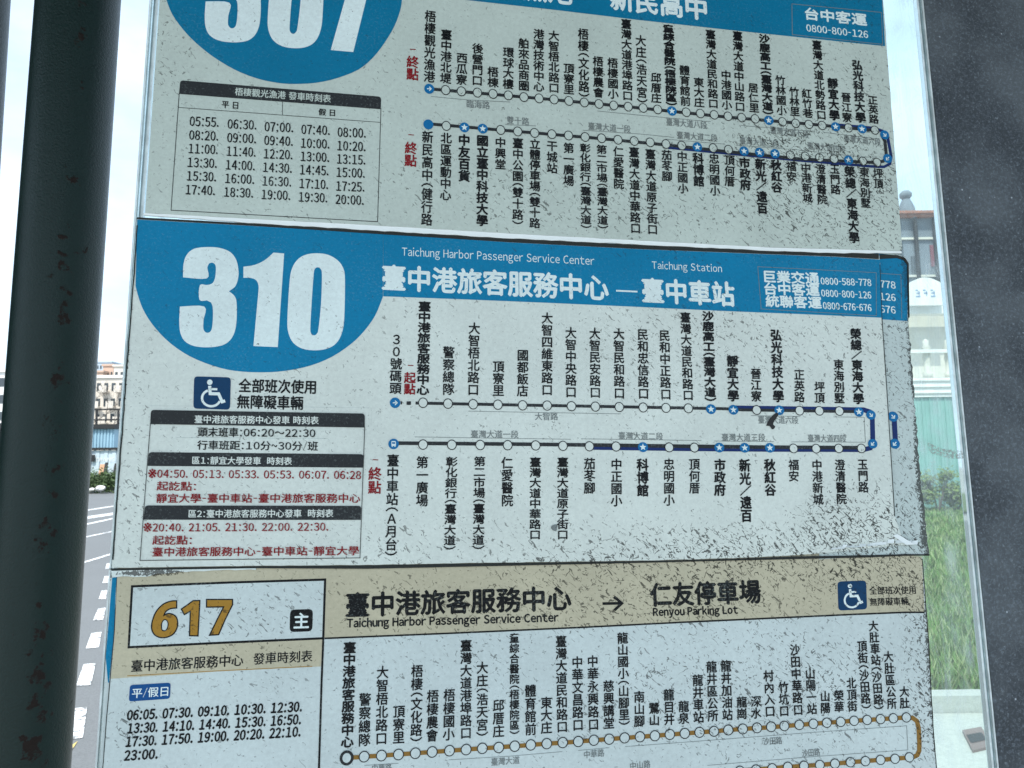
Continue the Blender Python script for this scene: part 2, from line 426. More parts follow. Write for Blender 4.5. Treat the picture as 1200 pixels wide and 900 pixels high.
# painted marks on the road, each where it lies
def mark(name, quad, mat, label, cat, group=None, z=.008):
    pts = [G(x, y) for x, y in quad]; c = sum(pts, Vector()) / 4
    mb = MB(); mb.face([(p.x, p.y, z) for p in pts][::-1])
    o = mb.build(name, mat, loc=(c.x, c.y, z)); o['kind'] = 'structure'; return o
for q in ([(83,832),(102,830),(97,866),(70,870)], [(98,779.5),(112,778.5),(106.5,804),(89,805)], [(107,743),(119,741.5),(116,759.5),(100.5,761)],
          [(115,714),(124,713),(121,727),(109,728)], [(119,693),(126,692),(124,702.5),(115.5,703)], [(122.5,676),(128,675.5),(126.5,683.5),(120,684)],
          [(125,661),(129.5,660.5),(128,667),(123.4,667.4)], [(58,902),(80,899),(72,945),(42,950)]):
    mark('lane_dash', q, M['paint'], '', '')
mark('lane_mark_yellow', [(69,886),(91,870),(84,881),(62,897)], M['ypaint'], '', '')
def wl(x0, y0, x1, y1, t):
    dx, dy = x1-x0, y1-y0
    mark('lane_line', [(x0-dx*2, y0-dy*2-t/2*1.2), (x1+dx*.9, y1+dy*.9-t/2*.8), (x1+dx*.9, y1+dy*.9+t/2*.8), (x0-dx*2, y0-dy*2+t/2*1.2)], M['paint'], '', '')
wl(87,663,128,650.5,2.0); wl(89,632,130,623.5,1.3); wl(90,617,132,608,1.6); wl(91,608.5,132,602.5,3.0); wl(90,600,132,593.5,1.3)

# unseen roof added overhead and sized to keep the sun off the board
M['dark_metal'] = plain('dark_green_paint', (.012,.026,.024), .42, .25, 30, spec=.5)
rt = thing('added_shade_roof', (0,-.6,2.62), 'unseen flat dark roof added to shade the timetable board', 'added roof')
mb = MB(); mb.box((-1.9,-.95,2.62),(1.9,1.05,2.70)); part(rt, 'roof_panel', mb, M['dark_metal'])
mb = MB(); mb.box((-1.9,1.053,2.56),(1.9,1.10,2.72)); part(rt, 'fascia', mb, M['dark_metal'])

# ---------------------------------------------------------------- poles on the left
def rust_mat():
    m, t, b = nodes('rusty_dark_green_paint'); tcn = t.nodes.new('ShaderNodeTexCoord'); v = tcn.outputs['Object']
    geo = t.nodes.new('ShaderNodeNewGeometry'); sep = t.nodes.new('ShaderNodeSeparateXYZ'); t.links.new(geo.outputs['Normal'], sep.inputs[0])
    n = noise(t, v, 75, 5, .62); f = noise(t, v, 420, 3, .6); big = noise(t, v, 7, 3, .5)
    band = sstep(t, math_(t, 'ABSOLUTE', math_(t, 'SUBTRACT', sep.outputs[0], .62)), .34, .05)
    r = sstep(t, math_(t, 'ADD', math_(t, 'ADD', n, math_(t, 'MULTIPLY', big, .30)), math_(t, 'MULTIPLY', band, .15)), .855, .92)
    rc = mixc(t, f, (.003,.003,.002), (.022,.011,.008))
    gc = mixc(t, f, (.002,.014,.012), (.006,.023,.020))
    t.links.new(mixc(t, r, gc, rc), b.inputs['Base Color'])
    ro = math_(t, 'ADD', math_(t, 'MULTIPLY', r, .4), math_(t, 'MULTIPLY_ADD', f, .30, .24)); t.links.new(ro, b.inputs['Roughness'])
    bp = t.nodes.new('ShaderNodeBump'); bp.inputs['Strength'].default_value = .5; bp.inputs['Distance'].default_value = .0015
    t.links.new(math_(t, 'ADD', math_(t, 'MULTIPLY', r, .6), f), bp.inputs['Height']); t.links.new(bp.outputs['Normal'], b.inputs['Normal'])
    b.inputs['Specular IOR Level'].default_value = .30
    return m
M['rust'] = rust_mat()
def pole(c0, c1, wpx, Y, rad, label, top=2.615):
    A = W(c0[0], c0[1], Y); B = W(c1[0], c1[1], Y)
    # lengthen to the ground and to the roof along the same axis
    d = (B - A) / (B.z - A.z)
    g = A + d * (0 - A.z); tp = A + d * (top - A.z)
    t = thing('steel_pole', (g.x, g.y, 0), label, 'pole')
    mb = MB(); mb.smooth = True
    mb.tube([g + (tp-g)*k/30 for k in range(31)], [rad]*31, 48, cap=False); part(t, 'shaft', mb, M['rust'])
    mb = MB(); mb.tube([(g.x,g.y,.004),(g.x,g.y,.016)], [rad*2]*2, 24); part(t, 'base_plate', mb, M['rust'])
    return t
pole((92.5,0), (46,650), 84, .84, .0445, 'rusty dark green steel pole in front of the road')
pole((-52,0), (-98,650), 84, .84, .0545, 'dark green pole cut by the left edge of the photo')

# ---------------------------------------------------------------- clear pane, grey panel
def glass_mat(name, smear=.12, tint=(.90,.97,.96)):
    m, t, b = nodes(name); t.nodes.remove(b); out = t.nodes['Material Output']
    uvn = t.nodes.new('ShaderNodeUVMap'); uvn.uv_map = 'board'; mp = t.nodes.new('ShaderNodeMapping'); mp.inputs['Scale'].default_value = (1,.22,1)
    t.links.new(uvn.outputs['UV'], mp.inputs[0]); v = mp.outputs[0]
    tr = t.nodes.new('ShaderNodeBsdfTransparent'); tr.inputs[0].default_value = (*tint, 1)
    gl = t.nodes.new('ShaderNodeBsdfGlossy'); gl.inputs['Roughness'].default_value = .03
    fr = t.nodes.new('ShaderNodeFresnel'); fr.inputs['IOR'].default_value = 1.49
    m1 = t.nodes.new('ShaderNodeMixShader'); t.links.new(fr.outputs[0], m1.inputs[0]); t.links.new(tr.outputs[0], m1.inputs[1]); t.links.new(gl.outputs[0], m1.inputs[2])
    df = t.nodes.new('ShaderNodeBsdfTranslucent'); df.inputs[0].default_value = (.85,.9,.9,1)
    d2 = t.nodes.new('ShaderNodeBsdfDiffuse'); d2.inputs[0].default_value = (.8,.85,.85,1)
    md = t.nodes.new('ShaderNodeMixShader'); md.inputs[0].default_value = .5; t.links.new(df.outputs[0], md.inputs[1]); t.links.new(d2.outputs[0], md.inputs[2])
    s = math_(t, 'ADD', math_(t, 'MULTIPLY', sstep(t, noise(t, v, 60, 5, .65, 1.2), .45, .8), smear*2.4), math_(t, 'MULTIPLY', sstep(t, noise(t, uvn.outputs['UV'], 240, 3, .6), .62, .75), smear))
    m2 = t.nodes.new('ShaderNodeMixShader'); t.links.new(math_(t, 'ADD', s, smear*.35, clamp=True), m2.inputs[0]); t.links.new(m1.outputs[0], m2.inputs[1]); t.links.new(md.outputs[0], m2.inputs[2])
    t.links.new(m2.outputs[0], out.inputs['Surface']); return m
M['pane'] = glass_mat('dirty_clear_acrylic', .14)
def edge_mat(name, rgb, a):
    m, t, b = nodes(name)
    tcn = t.nodes.new('ShaderNodeTexCoord'); n = noise(t, tcn.outputs['Object'], 60, 4, .6)
    t.links.new(mixc(t, sstep(t, n, .35, .65), tuple(c*.75 for c in rgb), rgb), b.inputs['Base Color'])
    b.inputs['Roughness'].default_value = .12; b.inputs['Transmission Weight'].default_value = a; b.inputs['IOR'].default_value = 1.3
    return m
M['trim_clear'] = edge_mat('clear_acrylic_edge', (.80,.95,.95), .75)
M['trim_white'] = edge_mat('milky_acrylic_edge', (.88,.96,.95), .25)
M['trim_grey'] = edge_mat('grey_green_acrylic_groove', (.34,.46,.48), .3)
pt = thing('acrylic_pane', P(640, 1300, -.006), 'clear scratched acrylic pane carrying the bus route sheets', 'acrylic pane')
def xl(y): return 175 - .0708*y
def xr(y): return 1082 + .0985*y
YT, YB = -420, 1500
mb = MB(); slab(mb, [(xl(YT)+11,YT),(xr(YT)-8,YT),(xr(YB)-8,YB),(xl(YB)+11,YB)], -.006, -.002); part(pt, 'pane', mb, M['pane'])
def vstrip(fx, a, b, d0, d1, mat, name='edge_trim'):
    mb = MB(); slab(mb, [(fx(YT)+a,YT),(fx(YT)+b,YT),(fx(YB)+b,YB),(fx(YB)+a,YB)], d0, d1); return part(pt, name, mb, mat)
vstrip(xl, 0, 2.2, -.007, -.0022, M['trim_white']); vstrip(xl, 2.4, 5.6, -.007, -.003, M['trim_clear']); vstrip(xl, 5.8, 7.0, -.007, -.0022, M['trim_grey']); vstrip(xl, 7.2, 10.8, -.007, -.0027, M['trim_white'])
vstrip(xr, -7.8, -5.6, -.007, -.0022, M['trim_white']); vstrip(xr, -5.4, -4.4, -.006, -.003, M['trim_grey']); vstrip(xr, -4.2, -2.0, -.007, -.0027, M['trim_clear']); vstrip(xr, -1.8, 0, -.007, -.0022, M['trim_white'])
# old tape residue on the pane
m, t, b = nodes('tape_residue'); uvn = t.nodes.new('ShaderNodeUVMap'); uvn.uv_map = 'board'
b.inputs['Base Color'].default_value = (.30,.33,.30,1); b.inputs['Roughness'].default_value = .8
t.links.new(sstep(t, noise(t, uvn.outputs['UV'], 420, 4, .7), .42, .60), b.inputs['Alpha'])
mb = MB(); fill(mb, crom([(1087,519),(1093,521),(1105,526),(1127,529),(1129,537),(1112,537),(1098,533),(1090,530)]), -.0017); part(pt, 'tape_residue', mb, m)

def panel_mat():
    m, t, b = nodes('mottled_blue_grey_panel'); uvn = t.nodes.new('ShaderNodeUVMap'); uvn.uv_map = 'board'; uv = uvn.outputs['UV']
    n = noise(t, uv, 9, 4, .6); f = noise(t, uv, 330, 4, .7, .8); f2 = noise(t, uv, 190, 2, .55, 3.0)
    fl = sstep(t, math_(t, 'ABSOLUTE', math_(t, 'SUBTRACT', f2, .5)), .03, .0)
    gate = sstep(t, noise(t, uv, 300, 2, .6), .52, .66)
    n = sstep(t, n, .35, .65); c0 = mixc(t, n, (.038,.045,.052), (.090,.104,.114))
    c1 = mixc(t, math_(t, 'MULTIPLY', sstep(t, f, .45, .72), .40), c0, (.20,.245,.29))
    c2 = mixc(t, math_(t, 'MULTIPLY', math_(t, 'MULTIPLY', fl, gate), .65), c1, (.36,.42,.46))
    vor = t.nodes.new('ShaderNodeTexVoronoi'); vor.inputs['Scale'].default_value = 90; t.links.new(uv, vor.inputs['Vector'])
    dots = sstep(t, vor.outputs['Distance'], .10, .04)
    c3 = mixc(t, math_(t, 'MULTIPLY', math_(t, 'MULTIPLY', dots, sstep(t, noise(t, uv, 40, 1), .55, .6)), .8), c2, (.5,.55,.6))
    t.links.new(c3, b.inputs['Base Color']); b.inputs['Roughness'].default_value = .62; b.inputs['Specular IOR Level'].default_value = .25
    bp = t.nodes.new('ShaderNodeBump'); bp.inputs['Strength'].default_value = .25; bp.inputs['Distance'].default_value = .001
    t.links.new(f, bp.inputs['Height']); t.links.new(bp.outputs['Normal'], b.inputs['Normal']); return m
gp = thing('side_panel', P(1350, 1300, -.03), 'mottled blue grey metal panel right of the acrylic pane', 'panel')
mb = MB(); slab(mb, [(xr(YT)+.8,YT),(1900,YT),(2050,YB),(xr(YB)+.8,YB)], -.010, -.004); part(gp, 'face_sheet', mb, panel_mat())
mb = MB(); slab(mb, [(1900.5,YT),(1960,YT),(2110,YB),(2050.5,YB)], -.06, .01); part(gp, 'edge_post', mb, M['dark_metal'])

# ---------------------------------------------------------------- symbols
def star(mb, x, y, r, d, mi=0):
    a, b = frame(x, y); pts = []
    for k in range(10):
        rr = r if k % 2 == 0 else r * .42; an = -math.pi/2 + k * math.pi/5
        pts.append(tuple(Vector((x, y)) + a*rr*math.cos(an) + b*rr*math.sin(an)))
    fill(mb, pts, d, mi)
def arrow(mb, x, y, r, ang, d, mi=0):
    c, s = math.cos(ang), math.sin(ang)
    def q(u, v): return (x + (u*c - v*s)*r, y + (u*s + v*c)*r)
    stroke(mb, [q(-.62, 0), q(.45, 0)], r*.26, d, mi)
    stroke(mb, [q(0, -.55), q(.55, 0), q(0, .55)], r*.26, d, mi)
def stop(parent, x, y, r, kind, D):
    """a station on the route line"""
    mb = MB()
    if kind == 'o':
        fill(mb, circle(x, y, r*.94, r), D); fill(mb, circle(x, y, r*.76, r*.82), D+.00008, 1)
        part(parent, 'station_mark', mb, [M['ink2'], PAPER])
    elif kind == 'O':
        fill(mb, circle(x, y, r*1.2, r*1.3), D); fill(mb, circle(x, y, r*.72, r*.82), D+.00008, 1)
        part(parent, 'station_mark', mb, [M['ink2'], PAPER], 'thick ringed terminus mark')
    else:
        fill(mb, circle(x, y, r, r), D); e = D + .00008
        if kind == '*': star(mb, x, y, r*.72, e, 1)
        if kind in 'abc': arrow(mb, x, y, r*.72, {'a':0, 'b':R(50), 'c':R(130)}[kind], e, 1)
        if kind == 'B':
            fill(mb, rounded([(x-2.6,y-3.4),(x+2.6,y-3.3),(x+2.7,y+2.4),(x-2.6,y+2.3)], 1.0), e, 1)
            fill(mb, [(x-1.9,y-2.2),(x+1.9,y-2.1),(x+1.9,y-.1),(x-1.9,y-.2)], e+.00005, 0)
            fill(mb, [(x-2.2,y+2.3),(x-1,y+2.3),(x-1,y+3.4),(x-2.2,y+3.4)], e, 1); fill(mb, [(x+1,y+2.3),(x+2.2,y+2.3),(x+2.2,y+3.4),(x+1,y+3.4)], e, 1)
        lab = {'*':'blue mark with a white star', 'a':'blue mark with a white arrow', 'b':'blue mark with a white arrow', 'c':'blue mark with a white arrow', 'B':'blue mark with a white bus', 's':'plain blue mark'}[kind]
        part(parent, 'station_mark', mb, [M['dot'], M['white']], lab)
def wheelchair(parent, quad, D):
    bd = MB(); fill(bd, rounded(quad, 4.5), D); p = part(parent, 'access_badge', bd, M['badge'], 'dark blue badge with a white wheelchair user')
    q = [Vector(a) for a in quad]
    def m(u, v): return tuple((q[0]*(1-u) + q[1]*u)*(1-v) + (q[3]*(1-u) + q[2]*u)*v)
    s = (q[1]-q[0]).length; e = D + .00008; mb = MB()
    cx, cy = m(.43, .17); fill(mb, circle(cx, cy, s*.075), e)
    stroke(mb, [m(.43,.28), m(.45,.52), m(.68,.52), m(.78,.76), m(.86,.73)], s*.085, e)
    stroke(mb, [m(.44,.38), m(.64,.38)], s*.06, e)
    arc = [m(.48 + .25*math.cos(k), .66 + .25*math.sin(k)) for k in [R(a) for a in range(20, 255, 12)]]
    stroke(mb, arc, s*.065, e+.00002)
    o = part(p, 'wheelchair_symbol', mb, M['white'])
def txt(parent, name, mat, d, *lines, label=None, **kw):
    mb = MB()
    for l in lines: line(mb, *l[:5], l[5], d, **kw)
    return part(parent, name, mb, mat, label)
def T4(tx, ty):                     # coordinates read off a 4x enlargement whose corner is (tx, ty)
    return lambda X, Y: (tx + X/4, ty + Y/4)
def names(parent, tile, lst, w, D, mat=None):
    f = T4(*tile)
    for text, xt, yt, xb, yb, *b in lst:
        bold = bool(b); x0, y0 = f(xt, yt); x1, y1 = f(xb, yb); mb = MB()
        k = 1 - .16 * max(0, (x0 - 450)) / 600
        column(mb, text, x0, y0, x1, y1, w*k*(1.06 if bold else 1), D, .55 if bold else .31)
        part(parent, 'station_name', mb, mat or M['ink'])
def stops(parent, tile, lst, r, D):
    f = T4(*tile)
    for X, Y, *k in lst:
        x, y = f(X, Y); stop(parent, x, y, r*(1 - .10*max(0, x-450)/600), k[0] if k else 'o', D)
def jag(pts, amp, step=6, seed=1):
    """edge points with small tears and nicks"""
    rnd = random.Random(seed); out = []
    for i in range(len(pts)-1):
        a, b = Vector(pts[i]), Vector(pts[i+1]); n = max(1, int((b-a).length/step)); nn = Vector((-(b-a).y, (b-a).x)).normalized()
        for k in range(n): out.append(tuple(a + (b-a)*k/n + nn*rnd.uniform(-amp, amp)))
    out.append(tuple(pts[-1])); return out

# ---------------------------------------------------------------- sheet 307 (top)
PAPER = M['paper1']; D1 = .0034
s1 = thing('route_sheet', P(615, 270, 0), 'greyish topmost bus sheet with big white 307 cut off by the frame', 'bus timetable')
mb = MB()
outl = [(196,-130),(1023,-150)] + jag([(1023,-150),(1035,0),(1057.5,292)], .3, 12, 3)[1:] + [(1056,294),(900,289.5),(750,281.5),(600,273.5),(450,264.5),(300,256.5),(170,249.2)]
slab(mb, outl, .0016, D1, 0, 1); part(s1, 'printed_sheet', mb, [M['paper1'], M['edge_white']])
# bright acrylic lip and the dark seam under it
top = jag([(168.5,249.6),(300,256.9),(450,264.9),(600,273.9),(750,281.9),(900,289.9),(1056,294.4)], .12, 14, 8)
bot = jag([(1057,296.5),(980,296.4),(900,293.6),(750,286.4),(600,279.2),(450,270.6),(300,261.6),(168,251.8)], .45, 9, 9)
mb = MB(); slab(mb, top + bot, .0014, D1-.0004); part(s1, 'acrylic_lip', mb, M['edge_white'], 'bright white lip along the bottom edge')
e = D1 + .0002; f = e + .0001; D = f + .0001
mb = MB(); oval = crom([(195,0),(202,17),(215,35),(230,50.5),(250,66.5),(275,81.5),(300,91.5),(325,97),(345,98.3),(370,97),(395,91.5),(420,81.5),(437,67.5),(450,51),(462,31),(469,12),(471,0)], closed=False, k=3)
fill(mb, oval + [(474,-60),(190,-60)], e); part(s1, 'blue_oval', mb, M['blue1'])
mb = MB(); fill(mb, [(474.2,-60),(474.2,-9),(550,.3),(650,11.5),(750,23.5),(850,34.5),(950,45),(1037.2,54),(1029.5,-80)], e); part(s1, 'blue_header', mb, M['blue1'])
T3 = [(258,400),(260,340),(275,295),(310,266),(370,258),(430,262),(480,282),(508,320),(518,370),(516,405),(503,442),(473,465),(499,487),(509,520),(509,600),(500,655),(478,695),(440,719),(375,728),(310,722),(265,698),(244,655),(240,600),(243,537),(358,537),(354,600),(353,638),(360,654),(372,660),(386,654),(394,635),(398,590),(397,540),(389,518),(370,508),(335,505),(337,437),(370,436),(396,427),(408,402),(412,360),(408,340),(395,331),(380,335),(372,355),(370,405)]
C3 = (0, 11, 23, 22, 33, 34, 43)
T1 = [(732,288),(682,284),(640,320),(592,342),(541,350),(541,402),(575,403),(600,413),(612,440),(610,480),(588,722),(702,727)]
C1 = (0,1,4,5,9,10,11)
T0 = [(885,287),(940,295),(985,322),(1010,360),(1017,410),(1015,560),(1008,640),(985,698),(945,730),(885,742),(820,735),(775,707),(752,660),(747,600),(755,450),(765,370),(790,322),(830,295)]
H0 = [(888,353),(903,361),(909,390),(905,520),(893,640),(885,664),(872,672),(858,662),(855,630),(862,500),(870,390),(875,362)]
def z310(l): return [(150 + x/4, 225 + y/4) for x, y in l]
mb = MB()
fill(mb, [(120 + ((x-243)*.97+480 + (728-y)*.02)/4, ((y-728)*.97+192+(x-243)*.05)/4) for x, y in crom(T3, C3, k=4)], f)
g = lambda l: [(120 + ((x-747)*.96+772 + (742-y)*.02)/4, ((y-742)*.96+226+(x-880)*.05)/4) for x, y in l]
fill(mb, g(crom(T0, k=4)), f, 0, [g(crom(H0, k=4))])
fill(mb, [(387.6,58.6),(414,61),(429,0),(440,-40),(442,-58),(372,-59),(371,-38),(411,-35),(404,0)], f)
part(s1, 'route_number', mb, M['white'])
txt(s1, 'destination_title', M['white'], f, ('梧棲觀光漁港', 484, -29, 672, -8.5, 29), bold=.95)
txt(s1, 'destination_title', M['white'], f, ('新民高中', 715.5, -2.5, 827.5, 10.5, 27), bold=.95)
mb = MB(); stroke(mb, [(696,-6),(711,-4)], 2.4, f); part(s1, 'dash', mb, M['white'])
mb = MB(); stroke(mb, [(928,4.5),(1033,14.5),(1034.5,52),(928.5,40.5)], .7, f, closed=True); part(s1, 'company_frame', mb, M['grey'])
txt(s1, 'company_name', M['white'], f, ('台中客運', 943.5, 15.5, 1015.5, 23.5, 14), bold=.5)
txt(s1, 'phone_number', M['white'], f, ('0800-800-126', 945, 32.5, 1017, 40.5, 8.5))
# departures box
hb = rounded([(211.2,94),(446.8,113.3),(446.2,128),(209.8,110)], 4, only_top=True)
mb = MB(); fill(mb, hb, e); part(s1, 'timetable_heading_bar', mb, M['ink2'])
txt(s1, 'timetable_heading', M['paper1'], f, ('梧棲觀光漁港 發車時刻表', 275.5, 107, 387.6, 115.8, 9.2))
mb = MB(); stroke(mb, [(210,109),(200.4,246.3),(442.5,259.8),(446.4,127)], .8, e); stroke(mb, [(209,125.8),(445.6,143.4)], .6, e); stroke(mb, [(331,119.5),(331,135)], .6, e)
part(s1, 'timetable_frame', mb, M['ink2'])
txt(s1, 'day_heading', M['ink'], f, ('平 日', 260, 122.4, 279, 123.8, 8)); txt(s1, 'day_heading', M['ink'], f, ('假 日', 373.5, 131, 392.5, 132.3, 8))
rows = [('05:55. 06:30. 07:00. 07:40. 08:00.', 503, 548, 0), ('08:20. 09:00. 09:40. 10:00. 10:20.', 560, 604, -2), ('11:00. 11:40. 12:20. 13:00. 13:15.', 616, 659, -4),
        ('13:30. 14:00. 14:30. 14:45. 15:00.', 673, 714, -8), ('15:30. 16:00. 16:30. 17:10. 17:25.', 729, 771, -11), ('17:40. 18:30. 19:00. 19:30. 20:00.', 786, 826, -16)]
cx0 = [150, 307, 460, 612, 762]
for s, ya, yb, dx in rows:
    mb = MB()
    for i, tm in enumerate(s.split()):
        xa = cx0[i] + dx*(1 - .12*i); y0 = ya + (yb-ya)*i/4; z = 3.53
        line(mb, tm, 180+xa/z, (y0-2)/z, 180+(xa+119-i)/z, (y0+3)/z, 40/z, f, .3)
    part(s1, 'departure_times', mb, M['ink'])
A, B = (450, 0), (750, 0)
up = MB(); sl = [(502,104),(560,109),(640,116),(735,125),(850,137),(950,145.5),(1027,153)]
stroke(up, sl, 3.6, f-.00005); part(s1, 'route_line', up, M['ink2'])
mb = MB(); stroke(mb, [(979,146.2),(1024,150.2),(1034,153.5),(1040,160),(1043,175),(1044.5,184),(1043,192),(1036,195.5),(1022,195),(937,188),(783,173)], 3.6, f-.00009, w2=3.0); part(s1, 'express_line', mb, M['navy'])
mb = MB(); stroke(mb, [(502,145),(600,153.5),(700,162),(783,170),(860,178.5),(940,186.5),(1026,190.5),(1035,189),(1039,184),(1037,165),(1033,158)], 3.6, f-.00005); part(s1, 'route_line', mb, M['ink2'])
stops(s1, A, [(212,416,'a'),(289,422),(363,428),(438,434),(511,440),(583,447),(656,455),(727,461),(797,466),(867,473),(939,480),(1008,487),(1077,494),(1145,500),
              (208,583,'s'),(292,590),(377,597,'*'),(463,603,'*'),(547,609),(627,616),(706,623),(787,629),(865,635),(943,642),(1020,648),(1097,655),(1173,661)], 5.9, D)
stops(s1, B, [(15,506),(83,513),(150,520,'*'),(217,526),(283,532),(348,538),(413,545),(477,551),(540,557),(604,564,'*'),(668,571),(730,578),(792,583),(854,588),(917,594,'*'),(978,599),(1041,604,'*'),(1101,610),(1147,632,'b'),(1161,743,'c'),
              (48,667),(122,675),(196,682),(269,689,'*'),(343,694),(415,701),(488,708,'*'),(561,714,'*'),(633,720,'*'),(705,727),(775,732),(842,739),(910,745),(978,750,'*'),(1045,755),(1111,761)], 5.9, D)
names(s1, A, [('梧棲觀光漁港',218,48,212,387),('臺中港北堤',293,137,289,392),('西瓜寮',366,246,363,398),('後營門口',440,202,437,402),('梧棟',511,312,511,410),('環球大樓',584,220,582,418),
    ('舶來品商圈',655,178,656,426),('港灣技術中心',726,135,726,430),('大智梧北路口',796,142,797,436),('頂寮里',867,296,867,443),('梧棲︵文化路︶',934,132,938,460),('梧棲農會',1003,263,1006,458),
    ('梧棲國小',1072,270,1075,464),('臺灣大道港埠路口',1135,88,1143,472),('大庄︵浩天宮︶',1203,163,1211,487)], 13.4, f)
names(s1, B, [('邱厝庄',75,340,77,483),('童綜合醫院︵梧棲院區︶',133,115,148,497,1),('體育館前',208,305,214,497),('東大庄',275,362,279,503),('臺灣大道民和路口',330,138,345,508),('中港國小',403,328,408,515),
    ('臺灣大道中山路口',457,145,470,523),('居仁里',530,388,536,528),('沙鹿高工︵臺灣大道︶',582,160,601,540,1),('竹林國小',657,352,665,540),('竹林里',722,407,727,545),('紅竹巷',780,415,789,553),
    ('臺灣大道北勢路口',828,188,852,562),('靜宜大學',902,365,913,565,1),('晉江寮',965,432,972,573),('弘光科技大學',1017,280,1036,575,1),('正英路',1090,447,1098,580)], 13.4, f)
names(s1, (450,150), [('新民高中︵健行路',205,12,200,458),('北區運動中心',292,20,288,340),('中友百貨',376,28,376,252,1),('國立臺中科技大學',462,32,460,460,1),('中興堂',546,42,546,195),
    ('臺中公園︵雙十路︶',628,45,627,457),('立體停車場︵雙十路',708,50,707,470),('干城站',788,58,788,213),('第一廣場',866,68,866,272),('彰化銀行︵臺灣大道︶',943,72,948,474),
    ('第二市場︵臺灣大道︶',1020,78,1026,476),('仁愛醫院',1099,85,1101,286),('臺灣大道中華路口',1172,88,1180,495)], 13.4, f)
names(s1, (750,150), [('臺灣大道原子街口',48,97,60,500),('茄苳腳',125,102,128,250),('中正國小',197,108,203,308),('科博館',272,115,277,275,1),('忠明國小',347,118,353,318),('頂何厝',420,125,421,275),
    ('市政府',490,137,496,292,1),('新光／遠百',563,142,575,403,1),('秋紅谷',637,148,643,303,1),('福安',709,155,711,250),('中港新城',777,163,787,350),('澄清醫院',845,168,856,358),
    ('玉門路',912,168,918,312),('榮總／東海大學',982,178,1006,540,1),('東海別墅',1050,183,1060,375),('坪頂',1115,188,1119,285)], 13.4, f)
def red(parent, x, y0, y1, dash, w, D, text='終點'):
    mb = MB(); column(mb, text, x[0], y0, x[1], y1, w, D, .4); stroke(mb, [(dash[0]-3.3, dash[1]-.2), (dash[0]+3.3, dash[1]+.2)], 1, D)
    part(parent, 'terminus_note', mb, M['red'], 'dark red terminus note')
red(s1, (483.7,483.4), 65.2, 94, (483.8,57.8), 14.2, f); red(s1, (481.8,481), 166, 195.3, (481.8,158), 14.2, f)
def road_label(parent, t_, x0, y0, x1, y1, pts, D, h=9):
    mb = MB(); line(mb, t_, x0, y0, x1, y1, h, D, .12); part(parent, 'road_name', mb, M['grey'])
    mb = MB(); stroke(mb, pts, .55, D-.00008); part(parent, 'road_rule', mb, M['grey'])
road_label(s1, '臨海路', 547,121.5, 574,123.5, [(505,113),(548,117),(598,119.5)], f)
road_label(s1, '雙十路', 594,140.5, 620,142.5, [(592,146),(628,147.5)], f)
road_label(s1, '臺灣大道一段', 689.5,147.5, 739,151.5, [(683,152.5),(750,157),(790,161)], f)
road_label(s1, '臺灣大道八段', 781,142.5, 828.5,147, [(700,130),(750,135),(833,142.6)], f)
road_label(s1, '臺灣大道二段', 793.5,158, 840.5,162, [(780,163),(850,169)], f)
road_label(s1, '臺灣大道七段', 903,152, 948,158, [(868,147),(955,154)], f)
road_label(s1, '臺灣大道三段', 867,164.5, 913,169, [(862,170),(920,174.5)], f)
road_label(s1, '臺灣大道六段', 989,161.5, 1032,166.5, [(965,155),(1030,163)], f)
road_label(s1, '臺灣大道四段', 946.5,170.5, 990.5,175.5, [(925,174.5),(1010,184),(1028,184)], f)

# ---------------------------------------------------------------- sheet 310 (middle) and its twin beneath
PAPER = M['paper2']
su = thing('route_sheet', P(1040, 648, -.0015), 'under sheet showing grimy right margin and cut off 778 126 676', 'bus timetable')
mb = MB()
ub = [(960,288),(1030,295.5),(1052,298.2),(1061,301.5),(1065,308),(1064.8,372)] + jag([(1064.8,372),(1068,420),(1074,500),(1080,570),(1085,620),(1089,650)], 1.1, 5, 5)[1:] + [(1060,650.2),(1020,652),(960,655.5)]
slab(mb, ub, -.0005, -.0002, 0, 1); part(su, 'printed_sheet', mb, [M['paper2b'], M['edge_dark']])
mb = MB(); fill(mb, [(990,292),(1030,297),(1052,299.6),(1060.4,302.8),(1063.6,309),(1063.4,376.2),(1000,372)], -.0001); part(su, 'blue_header', mb, M['blue'])
txt(su, 'phone_number', M['white'], 0, ('778', 1031.5,332.6, 1049.3,334.2, 8.6))
txt(su, 'phone_number', M['white'], 0, ('126', 1031.5,347.2, 1049.3,348.8, 8.6))
txt(su, 'phone_number', M['white'], 0, ('676', 1031.5,361.8, 1049.3,363.4, 8.6))
mb = MB(); stroke(mb, [(1000,318),(1055.8,322),(1056.8,373.5)], .6, 0); part(su, 'company_frame', mb, M['grey'])
mb = MB(); stroke(mb, [(1047.8,489),(1049.6,521)], 6, 0); part(su, 'express_line', mb, M['navy'])
stop(su, 1046.6,488.2, 6.0, 'b', .0001); stop(su, 1048.6,520, 6.0, 'c', .0001)

